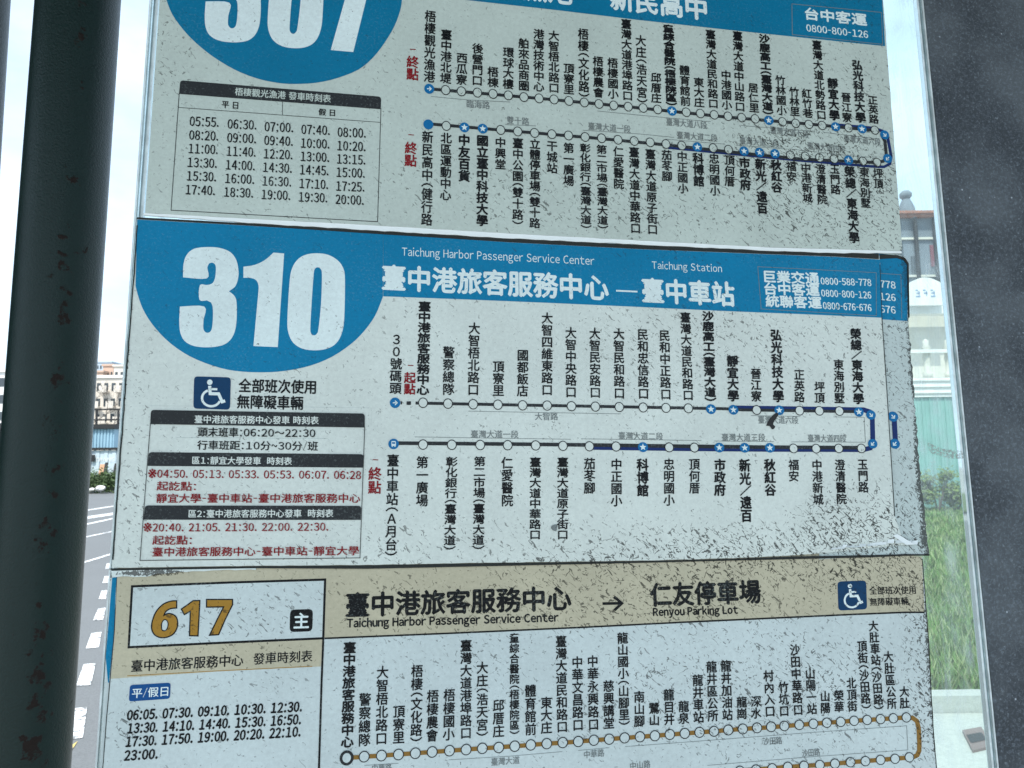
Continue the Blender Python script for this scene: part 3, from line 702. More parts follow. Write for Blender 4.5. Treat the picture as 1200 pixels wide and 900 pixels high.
s2 = thing('route_sheet', P(600, 660, .0), 'middle bus sheet with big white 310 on a blue oval', 'bus timetable')
DS = .0018
topl = [(160.5,254.5),(300,262),(450,271),(600,279.5),(750,287),(900,293.5),(1030,297.5)]
rightl = [(1031.5,310),(1034,372),(1040,460),(1045,540),(1049,605),(1056,627),(1064,634),(1072,638.3)]
botl = jag([(1072,638.3),(1056,639),(1036,640.4),(1010,643.2),(985,646.2),(960,648.6),(930,650.8),(860,654),(770,656.5),(650,658.5),(560,659.5),(430,662),(300,663),(131,665.5)], .25, 10, 6)
leftl = jag([(131,665.5),(137,580),(145,470),(151,390),(156.5,320),(160.5,254.5)], .35, 9, 7)
mb = MB(); slab(mb, topl + rightl + botl[1:] + leftl[1:-1], .0, DS, 0, 1); part(s2, 'printed_sheet', mb, [M['paper2'], M['edge_dark']])
# dark top edge with the shadow under the sheet above painted in, right seam, curled bottom edge
mb = MB(); slab(mb, topl + [(1030,303.5),(980,300.5),(900,297.5),(750,291.6),(600,283.8),(450,274.6),(300,264.6),(160.3,256.6)], .0005, DS+.0005); part(s2, 'top_shadow_strip', mb, M['edge_dark'], 'dark top edge with the shadow under the sheet above painted in')
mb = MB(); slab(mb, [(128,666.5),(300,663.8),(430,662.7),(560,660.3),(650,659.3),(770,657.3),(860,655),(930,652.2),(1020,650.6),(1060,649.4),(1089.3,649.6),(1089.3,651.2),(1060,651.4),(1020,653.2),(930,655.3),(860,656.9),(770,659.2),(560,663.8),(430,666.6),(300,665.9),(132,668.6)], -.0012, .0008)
part(s2, 'bottom_shadow_strip', mb, M['edge_dark'])  # dark strip painted for the shadow below the sheet's lower edge
rc_ = random.Random(12); mb = MB()
for k in range(15):                 # crumpled flakes of laminate standing up along the lower right edge
    t_ = k / 14; x = 978 + 92*t_ + rc_.uniform(-2,2); y = 645.2 - 7.4*min(1, t_*1.35) - rc_.uniform(0, 2.2)
    w_ = rc_.uniform(2.5, 6); h_ = rc_.uniform(2, 4.8); lf = rc_.uniform(.0012, .0028)
    a, b, c, d = (x-w_, y+.6), (x+w_, y+rc_.uniform(-.8,.6)), (x+w_*.6+2, y-h_), (x-w_*.7, y-h_*rc_.uniform(.5,1))
    mb.face([P(*a, DS+lf), P(*b, DS+lf*rc_.uniform(.5,1)), P(*c, DS+.0003), P(*d, DS+.0003)][::-1])
for q in ([(1046,627.5),(1052,626),(1072,638),(1062,638.5)],): mb.face([P(*q[0], DS+.0003), P(*q[1], DS+.0006), P(*q[2], DS+.0025), P(*q[3], DS+.0020)][::-1])
part(s2, 'curled_edge', mb, M['edge_white'], 'crumpled pale edge of the sheet')
mb = MB(); slab(mb, rightl[:5] + [(x-.7, y) for x, y in rightl[:5]][::-1], .0004, DS+.0003); part(s2, 'right_edge', mb, M['edge_dark'], 'thin dark line down the right edge')
mb = MB(); ll = leftl[1:-1]; slab(mb, ll + [(x+1.3, y) for x, y in ll][::-1], .0004, DS+.0005); part(s2, 'left_edge', mb, M['edge_dark'], 'blackened left edge')
mb = MB(); slab(mb, [(1031.2,297.9),(1052,299),(1060.5,302),(1065,308.5),(1066,372),(1064.6,372),(1063.2,310),(1059,304.6),(1051,302.4),(1031.2,303.3)], -.0012, .0004); part(su, 'dark_edge', mb, M['edge_dark'])
# pasted patches showing as relief under the departures box
def patch(quad, r, h):
    mb = MB(); o_ = rounded(quad, r); i_ = rounded([tuple(Vector(p) + (sum((Vector(a) for a in quad), Vector((0,0)))/4 - Vector(p)).normalized()*2.4) for p in quad], r-1)
    for k in range(len(o_)):
        a, b = o_[k], o_[(k+1) % len(o_)]; c, d = i_[(k+1) % len(i_)], i_[k]
        mb.face([P(*a, DS-.0001), P(*d, DS+h), P(*c, DS+h), P(*b, DS-.0001)])
    fill(mb, i_, DS+h); return part(s2, 'pasted_patch', mb, M['paper2'])
patch([(169,474.5),(437,477),(431,655.5),(158,659)], 5, .0002)
patch([(203,512),(388,513.5),(385.5,577.5),(201.5,576)], 5, .00055)
e = DS + .0002; f = e + .0001; D = f + .0001; E2 = DS + .0008
mb = MB()
oval = crom([(158.8,335),(163,350.5),(170,367),(182.5,385),(200,402.5),(222.5,417.5),(250,428.7),(275,434.5),(305,436.3),(335,434.5),(365,428),(390,417.5),(412,402.5),(427.5,387),(439.5,370),(447,352),(448.8,347)], closed=False, k=3)
fill(mb, [(160.7,257.2),(300,265),(449,274.4)] + oval[::-1], e); part(s2, 'blue_oval', mb, M['blue'])
mb = MB(); fill(mb, [(449.1,274.5),(600,284.2),(750,292),(900,298),(980,301),(1031,304.2),(1033.8,372.3),(950,368.5),(850,364.5),(750,359.7),(650,355.2),(550,351),(449.1,347.2)], e); part(s2, 'blue_header', mb, M['blue'])
mb = MB(); fill(mb, crom(z310(T3), C3, k=4), f); fill(mb, crom(z310(T1), C1, k=4), f); fill(mb, crom(z310(T0), k=4), f, 0, [crom(z310(H0), k=4)]); part(s2, 'route_number', mb, M['white'])
txt(s2, 'english_title', M['white'], f, ('Taichung Harbor Passenger Service Center', 471,296, 696.5,307, 13.4), bold=0)
txt(s2, 'english_title', M['white'], f, ('Taichung Station', 764,311.6, 846,315.8, 12), bold=0)
txt(s2, 'destination_title', M['white'], f, ('臺中港旅客服務中心', 448.5,324.8, 712.5,337.4, 29), bold=.95)
txt(s2, 'destination_title', M['white'], f, ('臺中車站', 753,340, 860,345, 28), bold=.95)
mb = MB(); stroke(mb, [(722,340.6),(747,341.8)], 1.9, f); part(s2, 'dash', mb, M['white'])
mb = MB(); stroke(mb, [(888,312.5),(1026.8,319.5),(1027,370),(892,362)], .6, f, closed=True); part(s2, 'company_frame', mb, M['grey'])
for t_, a_, b_ in (('巨業交通', (895.8,323.7,959.5,326.5), ('0800-588-778',961.8,329.2,1020.8,331.2)), ('台中客運', (896,338,960,340), ('0800-800-126',962.5,343.3,1020.8,345.9)), ('統聯客運', (897.5,352.5,962.5,354.8), ('0800-676-676',964.5,358,1021,360.7))):
    txt(s2, 'company_name', M['white'], f, (t_, *a_, 14), bold=.5)
    txt(s2, 'phone_number', M['white'], f, (*b_, 8.3))
wheelchair(s2, [(227.5,441),(270.5,442.2),(269.5,480.2),(226.5,478.8)], f)
txt(s2, 'access_note', M['ink'], f, ('全部班次使用', 279.8,451.5, 370,453.6, 16), bold=.4)
txt(s2, 'access_note', M['ink'], f, ('無障礙車輛', 278,470.5, 355,472.4, 16), bold=.4)
def bar(parent, quad, mat, D, name='timetable_heading_bar'):
    mb = MB(); fill(mb, rounded(quad, 4, only_top=True), D); part(parent, name, mb, mat)
bar(s2, [(176.8,480.3),(427.6,484.6),(427.4,501),(176,497)], M['ink2'], E2)
bar(s2, [(174.3,529.8),(426.3,532.3),(425.8,548),(173,546)], M['ink2'], E2)
bar(s2, [(170,592.3),(423.4,592.8),(422.6,609.3),(168,609)], M['ink2'], E2)
mb = MB(); stroke(mb, [(176.2,496),(164,656.8),(421.8,653.8),(427.4,500)], .8, E2); part(s2, 'timetable_frame', mb, M['ink2'])
F2 = E2 + .0001
txt(s2, 'timetable_heading', M['paper2'], F2, ('臺中港旅客服務中心發車 時刻表', 228.3,491.2, 373.3,492.6, 9.4))
txt(s2, 'timetable_heading', M['paper2'], F2, ('區1:靜宜大學發車  時刻表', 225.5,539.4, 342,540.4, 9.2))
txt(s2, 'timetable_heading', M['paper2'], F2, ('區2:臺中港旅客服務中心發車  時刻表', 221.3,602, 390.5,601.4, 9.4))
txt(s2, 'service_hours', M['ink'], F2, ('頭末班車:06:20～22:30', 232,506.2, 369.5,507.6, 11)); txt(s2, 'service_interval', M['ink'], F2, ('行車班距:10分~30分/班', 231.3,521.5, 372.5,522.8, 11))
for l in (('※04:50. 05:13. 05:33. 05:53. 06:07. 06:28', 173.8,554.7, 423,556.5, 10.8), ('起訖點:', 183.8,569.4, 229.5,570, 10.8), ('靜宜大學-臺中車站-臺中港旅客服務中心', 183.2,583.8, 422,583.8, 10.8),
          ('※20:40. 21:05. 21:30. 22:00. 22:30.', 168.2,618, 384.5,617, 10.8), ('起訖點:', 178.8,633, 224.5,633, 10.8), ('臺中港旅客服務中心-臺中車站-靜宜大學', 178.8,646.8, 420.5,645.3, 10.8)):
    txt(s2, 'red_times' if ':5' in l[0] or ':0' in l[0] else 'red_note', M['red'], F2, l, bold=.26)
A, B = (450,325), (750,325)
mb = MB(); stroke(mb, [(487,472.3),(600,474.5),(700,476.2),(850,479),(870,480.3),(1000,482.3),(1010,482.8)], 3.5, f-.00004); stroke(mb, [(469.5,472),(471.2,472)], 3.6, f-.00004); stroke(mb, [(476.5,472.4),(481.5,472.4)], 4.2, f-.00004); part(s2, 'route_line', mb, M['ink2'])
mb = MB(); stroke(mb, [(860,478),(1012,480.2),(1019,482.5),(1022.3,490),(1023,520),(1020,525),(1012,527),(900,526.6),(800,525.8),(693,524.3)], 5.6, f-.00009); part(s2, 'express_line', mb, M['navy'])
mb = MB(); stroke(mb, [(467,519.3),(600,520.4),(700,521.6),(800,522.9),(900,524),(1010,524.7)], 4.3, f-.00004); part(s2, 'route_line', mb, M['ink2'])
stops(s2, A, [(52,588,'a'),(183,588),(300,592),(418,595),(534,597),(650,600),(765,601),(879,604),(991,606),(1103,608),
              (45,781,'B'),(183,784),(318,785),(451,786),(580,787),(711,788),(839,790),(963,792),(1088,793)], 6.2, D)
stops(s2, B, [(15,610),(122,612),(227,614),(333,618,'*'),(438,621,'*'),(547,622),(653,623,'*'),(748,625),(841,626),(935,627),(1026,631,'*'),(1083,645,'b'),(1091,780,'c'),
              (14,796,'*'),(137,797),(255,798),(372,798,'*'),(491,799,'*'),(609,799,'*'),(720,802),(826,803),(932,802),(1038,802)], 6.2, D)
names(s2, A, [('３０號碼頭',60,262,53,548),('臺中港旅客服務中心',191,112,182,552,1),('警察總隊',304,322,302,553),('大智梧北路口',424,210,418,555),('頂寮里',537,390,536,558),('國都飯店',651,337,650,560),
    ('大智四維東路口',765,163,765,555),('大智中央路口',876,232,877,565),('大智民安路口',988,236,991,567),('大智民和路口',1101,238,1104,570)], 14.0, f)
names(s2, B, [('民和忠信路口',13,240,17,572),('民和中正路口',115,245,122,575),('臺灣大道民和路口',212,162,227,578),('沙鹿高工︵臺灣大道︶',318,158,331,585,1),('靜宜大學',433,365,438,582,1),('晉江寮',543,425,546,583),
    ('弘光科技大學',637,242,650,586,1),('正英路',747,430,748,587),('坪頂',842,488,842,590),('東海別墅',931,383,936,592),('榮總/東海大學',1010,238,1026,595,1)], 14.0, f)
names(s2, (430,480), [('臺中車站︵A月台︶',123,208,112,692),('第一廣場',260,217,258,455),('彰化銀行︵臺灣大道︶',398,220,387,662),('第二市場︵臺灣大道︶',529,218,522,660),('仁愛醫院',657,220,658,455),
    ('臺灣大道中華路口',790,222,788,610),('臺灣大道原子街口',918,222,918,610),('茄苳腳',1044,225,1044,395),('中正國小',1170,228,1170,455)], 14.2, f)
names(s2, (730,480), [('科博館',92,228,94,408,1),('忠明國小',216,228,217,452),('頂何厝',335,228,336,395),('市政府',455,230,455,405,1),('新光/遠百',570,230,580,528,1),('秋紅谷',688,230,692,405,1),('福安',801,232,801,338),
    ('中港新城',909,233,917,447),('澄清醫院',1016,232,1026,445),('玉門路',1123,230,1129,390)], 14.0, f)
red(s2, (480.5,480), 435.8, 462.5, (481.3,428.3), 13.5, f, '起點'); red(s2, (439.6,438.8), 547, 579, (440,538.8), 15.4, f)
road_label(s2, '大智路', 627,488, 653.8,488, [(548.8,481.8),(640,483.5),(727.5,485)], f)
road_label(s2, '臺灣大道一段', 552,508.6, 607.5,509, [(486,512),(669,514.8)], f)
road_label(s2, '臺灣大道二段', 725,510.5, 777,511.5, [(681,514.2),(822,516.3)], f)
road_label(s2, '臺灣大道三段', 846,512.4, 896.8,512.6, [(837,516.8),(907,517.6)], f)
road_label(s2, '臺灣大道四段', 946.8,513.4, 991.5,513.9, [(927.5,517.8),(1014.2,518.2),(1012.8,489),(977,488.5)], f)
road_label(s2, '臺灣大道六段', 888.8,491.8, 935.5,492.4, [(880,487),(938,488)], f)
# a dark scrap stuck near the star
mb = MB(); M['scrap'] = plain('black_scrap', (.02,.02,.02), .7)
poly = crom([(909.5,484),(912,486.5),(906,496),(908.5,500),(905.5,503),(902,499),(898.5,498.5),(903,490)])
slab(mb, poly, f, f+.0006); o = part(s2, 'stuck_scrap', mb, M['scrap'], 'small black scrap stuck below a star mark')
mb = MB(); slab(mb, crom([(646,617),(651,614.5),(653,616),(652,622),(647.5,621)]), f, f+.0004); part(s2, 'stuck_scrap', mb, M['grey'])

# ---------------------------------------------------------------- sheet 617 (bottom) and the blue sheet behind it
s4 = thing('route_sheet', P(128, 900, -.002), 'thin blue edged sheet peeping out left of the 617 sheet', 'bus timetable')
mb = MB(); slab(mb, [(129.5,672),(200,672),(200,1120),(99.5,1120),(117,900),(123,790)], -.0020, -.0017, 0, 0); part(s4, 'printed_sheet', mb, M['paper3'])
mb = MB(); fill(mb, [(131.5,677),(140,676),(138,800),(126.5,800),(123.8,770)], -.00165); part(s4, 'blue_margin', mb, M['blue'])
s3 = thing('route_sheet', P(610, 1100, -.0008), 'bottom bus sheet with gold 617 and a beige header', 'bus timetable')
PAPER = M['paper3']; DS = -.0008
mb = MB()
o3 = jag([(137,670),(133.5,740),(128.3,796),(119.5,900),(104,1110)], .25, 12, 11) + [(1112,1110)] + jag([(1112,1110),(1098,900),(1094,850),(1088,740),(1085,700),(1081,653)], .3, 12, 12)[1:] + [(900,640),(600,645),(300,652),(200,660)]
slab(mb, o3, -.0016, DS, 0, 1); part(s3, 'printed_sheet', mb, [M['paper3'], M['edge_dark']])
mb = MB(); stroke(mb, jag([(137.4,676),(134,740),(128.9,796),(120.2,900),(112,1000)], .2, 10, 2), 1.0, DS+.0001); part(s3, 'dark_outline', mb, M['edge_dark']); mb = MB(); stroke(mb, jag([(1080.6,655),(1084.4,700),(1087.4,740),(1093.4,850),(1097.4,900),(1104,1000)], .25, 9, 4), 1.0, DS+.0001)
part(s3, 'dark_outline', mb, M['edge_dark'])
e = DS + .0002; f = e + .0001; D = f + .0001
hl = [(379,748),(450,745.3),(530,742),(620,738),(680,735.3),(800,729.2),(900,724.6),(1000,720),(1060,717.6),(1083.5,717.6)]
mb = MB(); fill(mb, [(138,661),(600,646),(900,641),(1080.2,652),(1083.6,716.8)] + hl[::-1][1:] + [(376,781),(252,787),(129.8,795.5),(134.6,740)], e); part(s3, 'beige_header', mb, M['beige'])
mb = MB(); fr = [(154.8,687.2),(270,682.6),(381,679.2),(378.8,748),(265,753),(150.8,758.5)]
fill(mb, fr, f-.00005); part(s3, 'number_box', mb, M['paper3'])
mb = MB(); stroke(mb, fr, 2.7, f, closed=True); part(s3, 'number_frame', mb, M['ink'])
mb = MB(); stroke(mb, [(378.8,749.2),(376.8,800),(373.8,900),(369,1050)], 2.4, f); stroke(mb, hl[1:], 2.0, f); stroke(mb, [(380.4,748.1),(450,745.3)], 2.0, f+.00003); part(s3, 'header_rule', mb, M['ink'])
mb = MB(); stroke(mb, [(149,792),(250,786.5),(366,780.8)], .8, f); part(s3, 'thin_tan_rule', mb, M['gold'])
def z617(l): return [(90 + x/4, 640 + y/4) for x, y in l]
S6 = [(468,256),(436,259),(400,276),(370,310),(353,355),(351,388),(363,414),(388,428),(418,428),(450,414),(468,388),(473,360),(467,334),(450,320),(427,316),(408,325),(418,306),(440,293),(468,290)]
H6 = [(410,345),(420,347),(427,358),(427,375),(420,392),(409,397),(399,392),(397,375),(400,356)]
S1 = [(577,255),(545,256),(519,275),(490,295),(504,321),(532,305),(528,420),(568,421)]
S7 = [(608,250),(730,250),(730,275),(695,345),(665,415),(622,418),(655,350),(688,285),(608,286)]
def flat617(k):
    mb = MB()
    for s_, c_, h_ in ((S6,(0,18,15),H6),(S1,tuple(range(8)),None),(S7,(0,1,2,5,6,8),None)):
        o_ = z617(crom(s_, c_, k=4)) if s_ is S6 else z617(s_); hh = z617(crom(h_, k=4)) if h_ else None
        if k == 0: fill(mb, o_, f, 0, [hh] if hh else ())
        else:
            stroke(mb, o_, 1.5, f+.0001, closed=True)
            if hh: stroke(mb, hh, 1.2, f+.0001, closed=True)
    return mb
rn = part(s3, 'route_number', flat617(0), M['gold']); part(rn, 'digit_outline', flat617(1), M['ink'])
mb = MB(); fill(mb, rounded([(340,714.5),(366.8,713.6),(366,739.8),(339.3,740.8)], 5.5), f); bb = part(s3, 'main_badge', mb, M['ink'], 'black rounded badge with one white character')
mb = MB(); line(mb, '主', 344.6,727.4, 361.8,726.8, 17.5, f+.0001, .45); part(bb, 'badge_text', mb, M['white'])
txt(s3, 'timetable_heading', M['ink'], f, ('臺中港旅客服務中心', 154,780.6, 285,773.2, 14), bold=.3)
txt(s3, 'timetable_heading', M['ink'], f, ('發車時刻表', 297,772.3, 366,768.6, 13.6), bold=.26)
mb = MB(); fill(mb, rounded([(152.3,802.8),(200,800),(199,818.8),(150.9,822.2)], 3.5), f); bb = part(s3, 'day_badge', mb, M['badge2'], 'dark blue rounded badge with white writing')
mb = MB(); line(mb, '平/假日', 154.8,812.6, 197,809.8, 11.5, f+.0001, .2); part(bb, 'badge_text', mb, M['white'])
for t_, a_ in (('06:05. 07:30. 09:10. 10:30. 12:30.', (149.3,838.3,353.8,828)), ('13:30. 14:10. 14:40. 15:30. 16:50.', (150,853.8,352.6,843)), ('17:30. 17:50. 19:00. 20:20. 22:10.', (148,869.5,352.2,857.3)), ('23:00.', (146,885.6,184.8,883.4))):
    txt(s3, 'departure_times', M['ink'], f, (t_, *a_, 11.8), bold=.55, slant=.08)
txt(s3, 'destination_title', M['ink'], f, ('臺中港旅客服務中心', 406,709, 668.8,700.6, 28), bold=1.0)
txt(s3, 'destination_title', M['ink'], f, ('仁友停車場', 762.5,697.2, 890.8,693, 27), bold=1.0)
txt(s3, 'english_title', M['ink'], f, ('Taichung Harbor Passenger Service Center', 406.8,731.6, 654.3,724.6, 13.6), bold=.48)
txt(s3, 'english_title', M['ink'], f, ('Renyou Parking Lot', 765.5,718.4, 864.5,715.6, 12.6), bold=.48)
mb = MB(); stroke(mb, [(706,707.4),(728,706.9)], 3.3, f); stroke(mb, [(719.5,699.3),(728.8,706.9),(720,715.2)], 3.3, f+.00004); part(s3, 'arrow', mb, M['ink'])
wheelchair(s3, [(981.3,681.5),(1015,680.2),(1016.2,714),(982.5,715.6)], f)
txt(s3, 'access_note', M['ink'], f, ('全部班次使用', 1018.8,692.2, 1073,691.2, 9.4))
txt(s3, 'access_note', M['ink'], f, ('無障礙車輛', 1019.5,705.4, 1064.5,704.4, 9.4))
T = T4(380,675)
pts = [T(105,853),T(268,842),T(427,831),T(587,819),T(741,808),T(893,798),T(1043,786)] + [T4(620,675)(*q) for q in ((158,782),(304,770),(448,759),(590,749),(730,738),(867,728),(1002,717))] + [T4(800,675)(*q) for q in ((415,709),(547,698),(676,688),(804,679),(928,671),(1049,663),(1078,665),(1098,680),(1106,710),(1110,780),(1109,820),(1100,840),(1080,850),(1063,851),(928,862),(787,873),(643,886),(493,895),(300,910),(-200,950),(-800,1000),(-1500,1060))]
mb = MB(); stroke(mb, pts, 5.2, f-.00005); part(s3, 'route_line', mb, M['brown'])
stops(s3, (380,675), [(105,853,'O'),(187,847),(268,842),(348,837),(427,831),(506,825),(587,819),(665,814),(741,808),(818,804),(893,798),(968,792),(1043,786),(1118,781)], 6.9, D)
stops(s3, (620,675), [(231,776),(304,770),(376,765),(448,759),(520,754),(590,749),(660,743),(730,738),(799,733),(867,728),(934,722),(1002,717),(1069,712),(1135,707)], 6.9, D)
stops(s3, (800,675), [(477,703),(547,698),(613,693),(676,688),(741,684),(804,679),(865,675),(928,671),(988,667),(1049,663),(1063,850),(996,857),(928,862),(857,868),(787,873),(714,880),(643,886),(569,890),(493,895),(420,902),(344,908),(268,914)], 6.7, D)
names(s3, (380,675), [('臺中港旅客服務中心',120,308,107,805,1),('警察總隊',192,547,187,800),('大智梧北路口',274,420,267,792),('頂寮里',351,605,348,787),('梧棲︵文化路︶',436,415,430,783),('梧棲農會',510,532,504,778),
    ('梧棲國小',587,528,583,772),('臺灣大道港埠路口',665,297,664,765),('大庄︵浩天宮︶',741,400,740,757),('邱厝庄',817,577,817,757),('體育館前',966,508,968,748),('東大庄',1041,565,1042,740),('臺灣大道民和路口',1110,278,1116,735)], 14.0, f)
names(s3, (380,675), [('童綜合醫院︵梧棲院區︶',891,267,892,747)], 11.8, f)
names(s3, (620,675), [('中華文昌路口',226,375,230,727),('中華永興路口',298,370,303,725),('慈興講堂',373,487,375,718),('龍山國小︵山腳里︶',438,263,447,705),('南山腳',516,538,518,708),('鷺山',586,592,588,703),('龍目井',655,528,658,700),
    ('龍泉',725,583,726,695),('龍井車站',790,460,796,690),('龍井區公所',855,397,863,683),('龍井加油站',922,393,931,678),('龍崗',997,563,998,673),('深水',1064,560,1065,670),('村內入口',1122,440,1131,662)], 13.8, f)
names(s3, (800,675), [('竹坑口',472,493,477,660),('沙田中華路口',525,318,543,655),('山陽一站',597,430,608,650),('山陽',668,537,670,645),('榮華',732,533,734,640),('北頂街',790,475,797,637),('頂街︵沙田路︶',840,302,862,628),
    ('大肚車站︵沙田路︶',893,208,921,632),('大肚區公所',963,350,983,625),('大肚',1038,515,1042,622)], 13.4, f)
road_label(s3, '臺灣大道', 575.8,893, 608.8,890.5, [(526,890.5),(600,886),(659,880.8)], f)
road_label(s3, '中華路', 684.5,884.5, 708,882, [(677.5,879.5),(714,876.2)], f)
road_label(s3, '沙田路', 894.5,869, 916.5,867.5, [(732.5,875),(820,868.5),(950,858.5),(1062.5,850.6),(1064,878.8),(950,887),(829,897)], f)
road_label(s3, '沙田路', 940,883, 961,881, [(930,888.6),(940,887.9)], f)
road_label(s3, '中山路', 738.5,898, 762,895, [(720,899),(724,898.7)], f)
road_label(s3, '中興路', 436,900.5, 459,899, [(427,897),(467,894.5)], f)
# torn white film along the top left of the sheet
mb = MB(); slab(mb, [(130,669),(230,666),(300,665.4)] + jag([(300,667.5),(245,668.5),(205,670.5),(185,672.5),(172,676.5),(150,675.2),(131,676)], .7, 6, 21), -.0015, DS+.0012, 0, 1)
part(s3, 'torn_film', mb, [M['film'], M['edge_dark']], 'torn dirty white film along the top edge')

# ---------------------------------------------------------------- across the road, left
M['cream'] = plain('cream_wall', (.62,.57,.50), .8, .12, .6); M['white_wall'] = plain('white_wall', (.70,.70,.67), .8, .12, .5)
M['pinkwall'] = plain('pink_brown_wall', (.50,.36,.28), .8, .1, .5); M['greywall'] = plain('blue_grey_wall', (.40,.47,.53), .7, .08, .2)
M['glass_dark'] = plain('dark_window_glass', (.06,.075,.085), .15, .2, 2); M['black'] = plain('black_paint', (.02,.021,.022), .55)
M['cont_blue'] = plain('light_blue_paint', (.25,.40,.49), .55, .2, .8); M['pale_blue'] = plain('pale_blue_fence_paint', (.50,.60,.64), .6, .2, .7)
M['redp'] = plain('red_print', (.55,.07,.06), .6); M['wood'] = plain('orange_board', (.50,.30,.18), .7); M['tilered'] = plain('terracotta_tile', (.34,.15,.10), .8, .3, 6)
def wbox(x0, x1, yt, Y, z0=0.0, yb=None):
    a = W(x0, yt, Y); b = W(x1, yt, Y); z = a.z * .5 + b.z * .5
    if yb is not None: z0 = (W(x0, yb, Y).z + W(x1, yb, Y).z) / 2
    return a.x, b.x, z0, z
def building(name, x0, x1, yt, Y, depth, wall, label, cols, rows, win=(.55,.55), balcony=False, roof=None, zbot=0):
    xa, xb, z0, z1 = wbox(x0, x1, yt, Y)
    t = thing(name, ((xa+xb)/2, Y+depth/2, 0), label, 'building')
    mb = MB(); mb.box((xa,Y,0),(xb,Y+depth,z1)); part(t, 'wall', mb, wall)
    mb = MB(); mb.box((xa-.25,Y-.25,z1+.01),(xb+.25,Y+depth+.2,z1+.45)); part(t, 'parapet', mb, roof or wall)
    cw = (xb-xa)/cols; rh = (z1-.6)/rows
    wm = MB(); wm.box((0,-.07,0),(cw*win[0],.05,rh*win[1]))
    for i in range(cols):
        for j in range(rows):
            cx = xa + cw*(i + .5 - win[0]/2); cz = .4 + rh*(j + .25)
            mb = MB(); mb.box((cx,Y-.07,cz),(cx+cw*win[0],Y+.05,cz+rh*win[1])); w_ = part(t, 'window', mb, M['glass_dark'])
            if balcony and (i+j) % 2 == 0:
                mb = MB(); mb.box((cx-.3,Y-1.1,cz-.35),(cx+cw*win[0]+.3,Y-.002,cz-.15)); mb.box((cx-.3,Y-1.1,cz-.15),(cx+cw*win[0]+.3,Y-1.0,cz+.75)); part(t, 'balcony', mb, wall)
    return t
building('apartment_building', -130, 17, 437, 95, 14, M['white_wall'], 'white apartment block with rows of dark windows at the left edge', 7, 6, (.62,.5), roof=M['white_wall'])
building('tower_block', 109.5, 131, 425, 260, 20, M['greywall'], 'distant pale blue grey tower block behind the pink house', 6, 14, (.5,.45))
building('apartment_building', 121, 133.2, 429, 170, 14, M['pinkwall'], 'pinkish brown block with a flat roof, taller than its neighbours', 3, 7, (.4,.4))
building('apartment_building', 112, 120.8, 436.5, 168, 12, M['pinkwall'], 'low pink wing left of the pinkish brown block', 2, 6, (.4,.4))
building('apartment_building', 133.6, 172, 429.5, 160, 14, M['cream'], 'peach cream block beside the pinkish brown block', 6, 8, (.45,.4))
building('apartment_building', 60, 190, 443, 120, 14, M['cream'], 'pale cream building with balconies behind the bare tree', 15, 6, (.5,.5), balcony=True, roof=M['white_wall'])

HD = 44.0
# roadside yard: metal frame, blue container, hoarding, goods
xa, xb, _, z1 = wbox(60, 133.5, 503, HD, 0); zb = W(100, 525.5, HD).z
t = thing('shipping_container', ((xa+xb)/2, HD+1.2, zb), 'light blue container raised above the pale roadside hoarding', 'container')
mb = MB(); n = 40; dx = (xb-xa)/n
for i in range(n):
    yy = HD if i % 2 == 0 else HD + .05
    mb.box((xa+i*dx, yy, zb), (xa+(i+1)*dx, HD+2.4, z1))
part(t, 'corrugated_side', mb, M['cont_blue'])
mb = MB(); mb.box((xa-.1,HD-.15,z1+.01),(xb+.1,HD+2.5,z1+.28)); part(t, 'roof', mb, M['black'])
fz = zb
t = thing('yard_scaffold', (W(112,500,HD).x, HD, 0), 'thin black steel frame with rails above the blue container', 'frame')
for px in (112, 137.5, 86):
    p = W(px, 480.5, HD+.5); mb = MB(); mb.box((p.x-.05,HD+.6,0),(p.x+.05,HD+.7,p.z)); part(t, 'post', mb, M['black'])
for py in (480.3, 492.5):
    a, b = W(60, py, HD+.5), W(165, py, HD+.5); mb = MB(); mb.tube([(a.x,HD+.65,a.z),(b.x,HD+.65,a.z)], [.05,.05], 6); part(t, 'rail', mb, M['black'])
a, b = W(128, 497.5, HD), W(137.5, 493, HD); mb = MB(); mb.tube([(a.x,HD+.65,a.z),(b.x,HD+.65,b.z)], [.04,.04], 6); part(t, 'brace', mb, M['black'])
xa, xb, _, z1 = wbox(55, 170, 527.5, HD-.4, 0)
t = thing('hoarding', ((xa+xb)/2, HD-.4, 0), 'pale blue hoarding with faded white letters behind the hedge', 'hoarding')
k = 24
for i in range(k):
    u0 = xa + (xb-xa)*i/k; u1 = xa + (xb-xa)*(i+1)/k - .02
    mb = MB(); mb.box((u0,HD-.4 + (.03 if i % 2 else 0),0),(u1,HD-.3,z1-.02)); part(t, 'hoarding_panel', mb, M['pale_blue'])
mb = MB(); mb.box((xa,HD-.5,z1),(xb,HD-.25,z1+.14)); part(t, 'top_beam', mb, M['black'])
vs, fs = lay('TRANS'); l0 = W(111, 541, HD-.45); l1 = W(134, 536, HD-.45)
xa_, xb_ = min(v[0] for v in vs), max(v[0] for v in vs); s_ = (l1.x-l0.x)/(xb_-xa_)
mb = MB(); mb.mesh([(l0.x+(v[0]-xa_)*s_, HD-.43, l0.z+v[1]*s_*.9) for v in vs], fs); part(t, 'lettering', mb, M['white_wall'])
xa, xb, z0, z1 = wbox(88, 106, 529.5, HD-.5, yb=540); mb = MB(); mb.box((xa,HD-.52,z0),(xb,HD-.46,z1)); part(t, 'red_poster', mb, M['redp'])
xa, xb, z0, z1 = wbox(106.5, 111, 533, HD-.5, yb=541); mb = MB(); mb.box((xa,HD-.52,z0),(xb,HD-.46,z1)); part(t, 'dark_board', mb, M['black'])
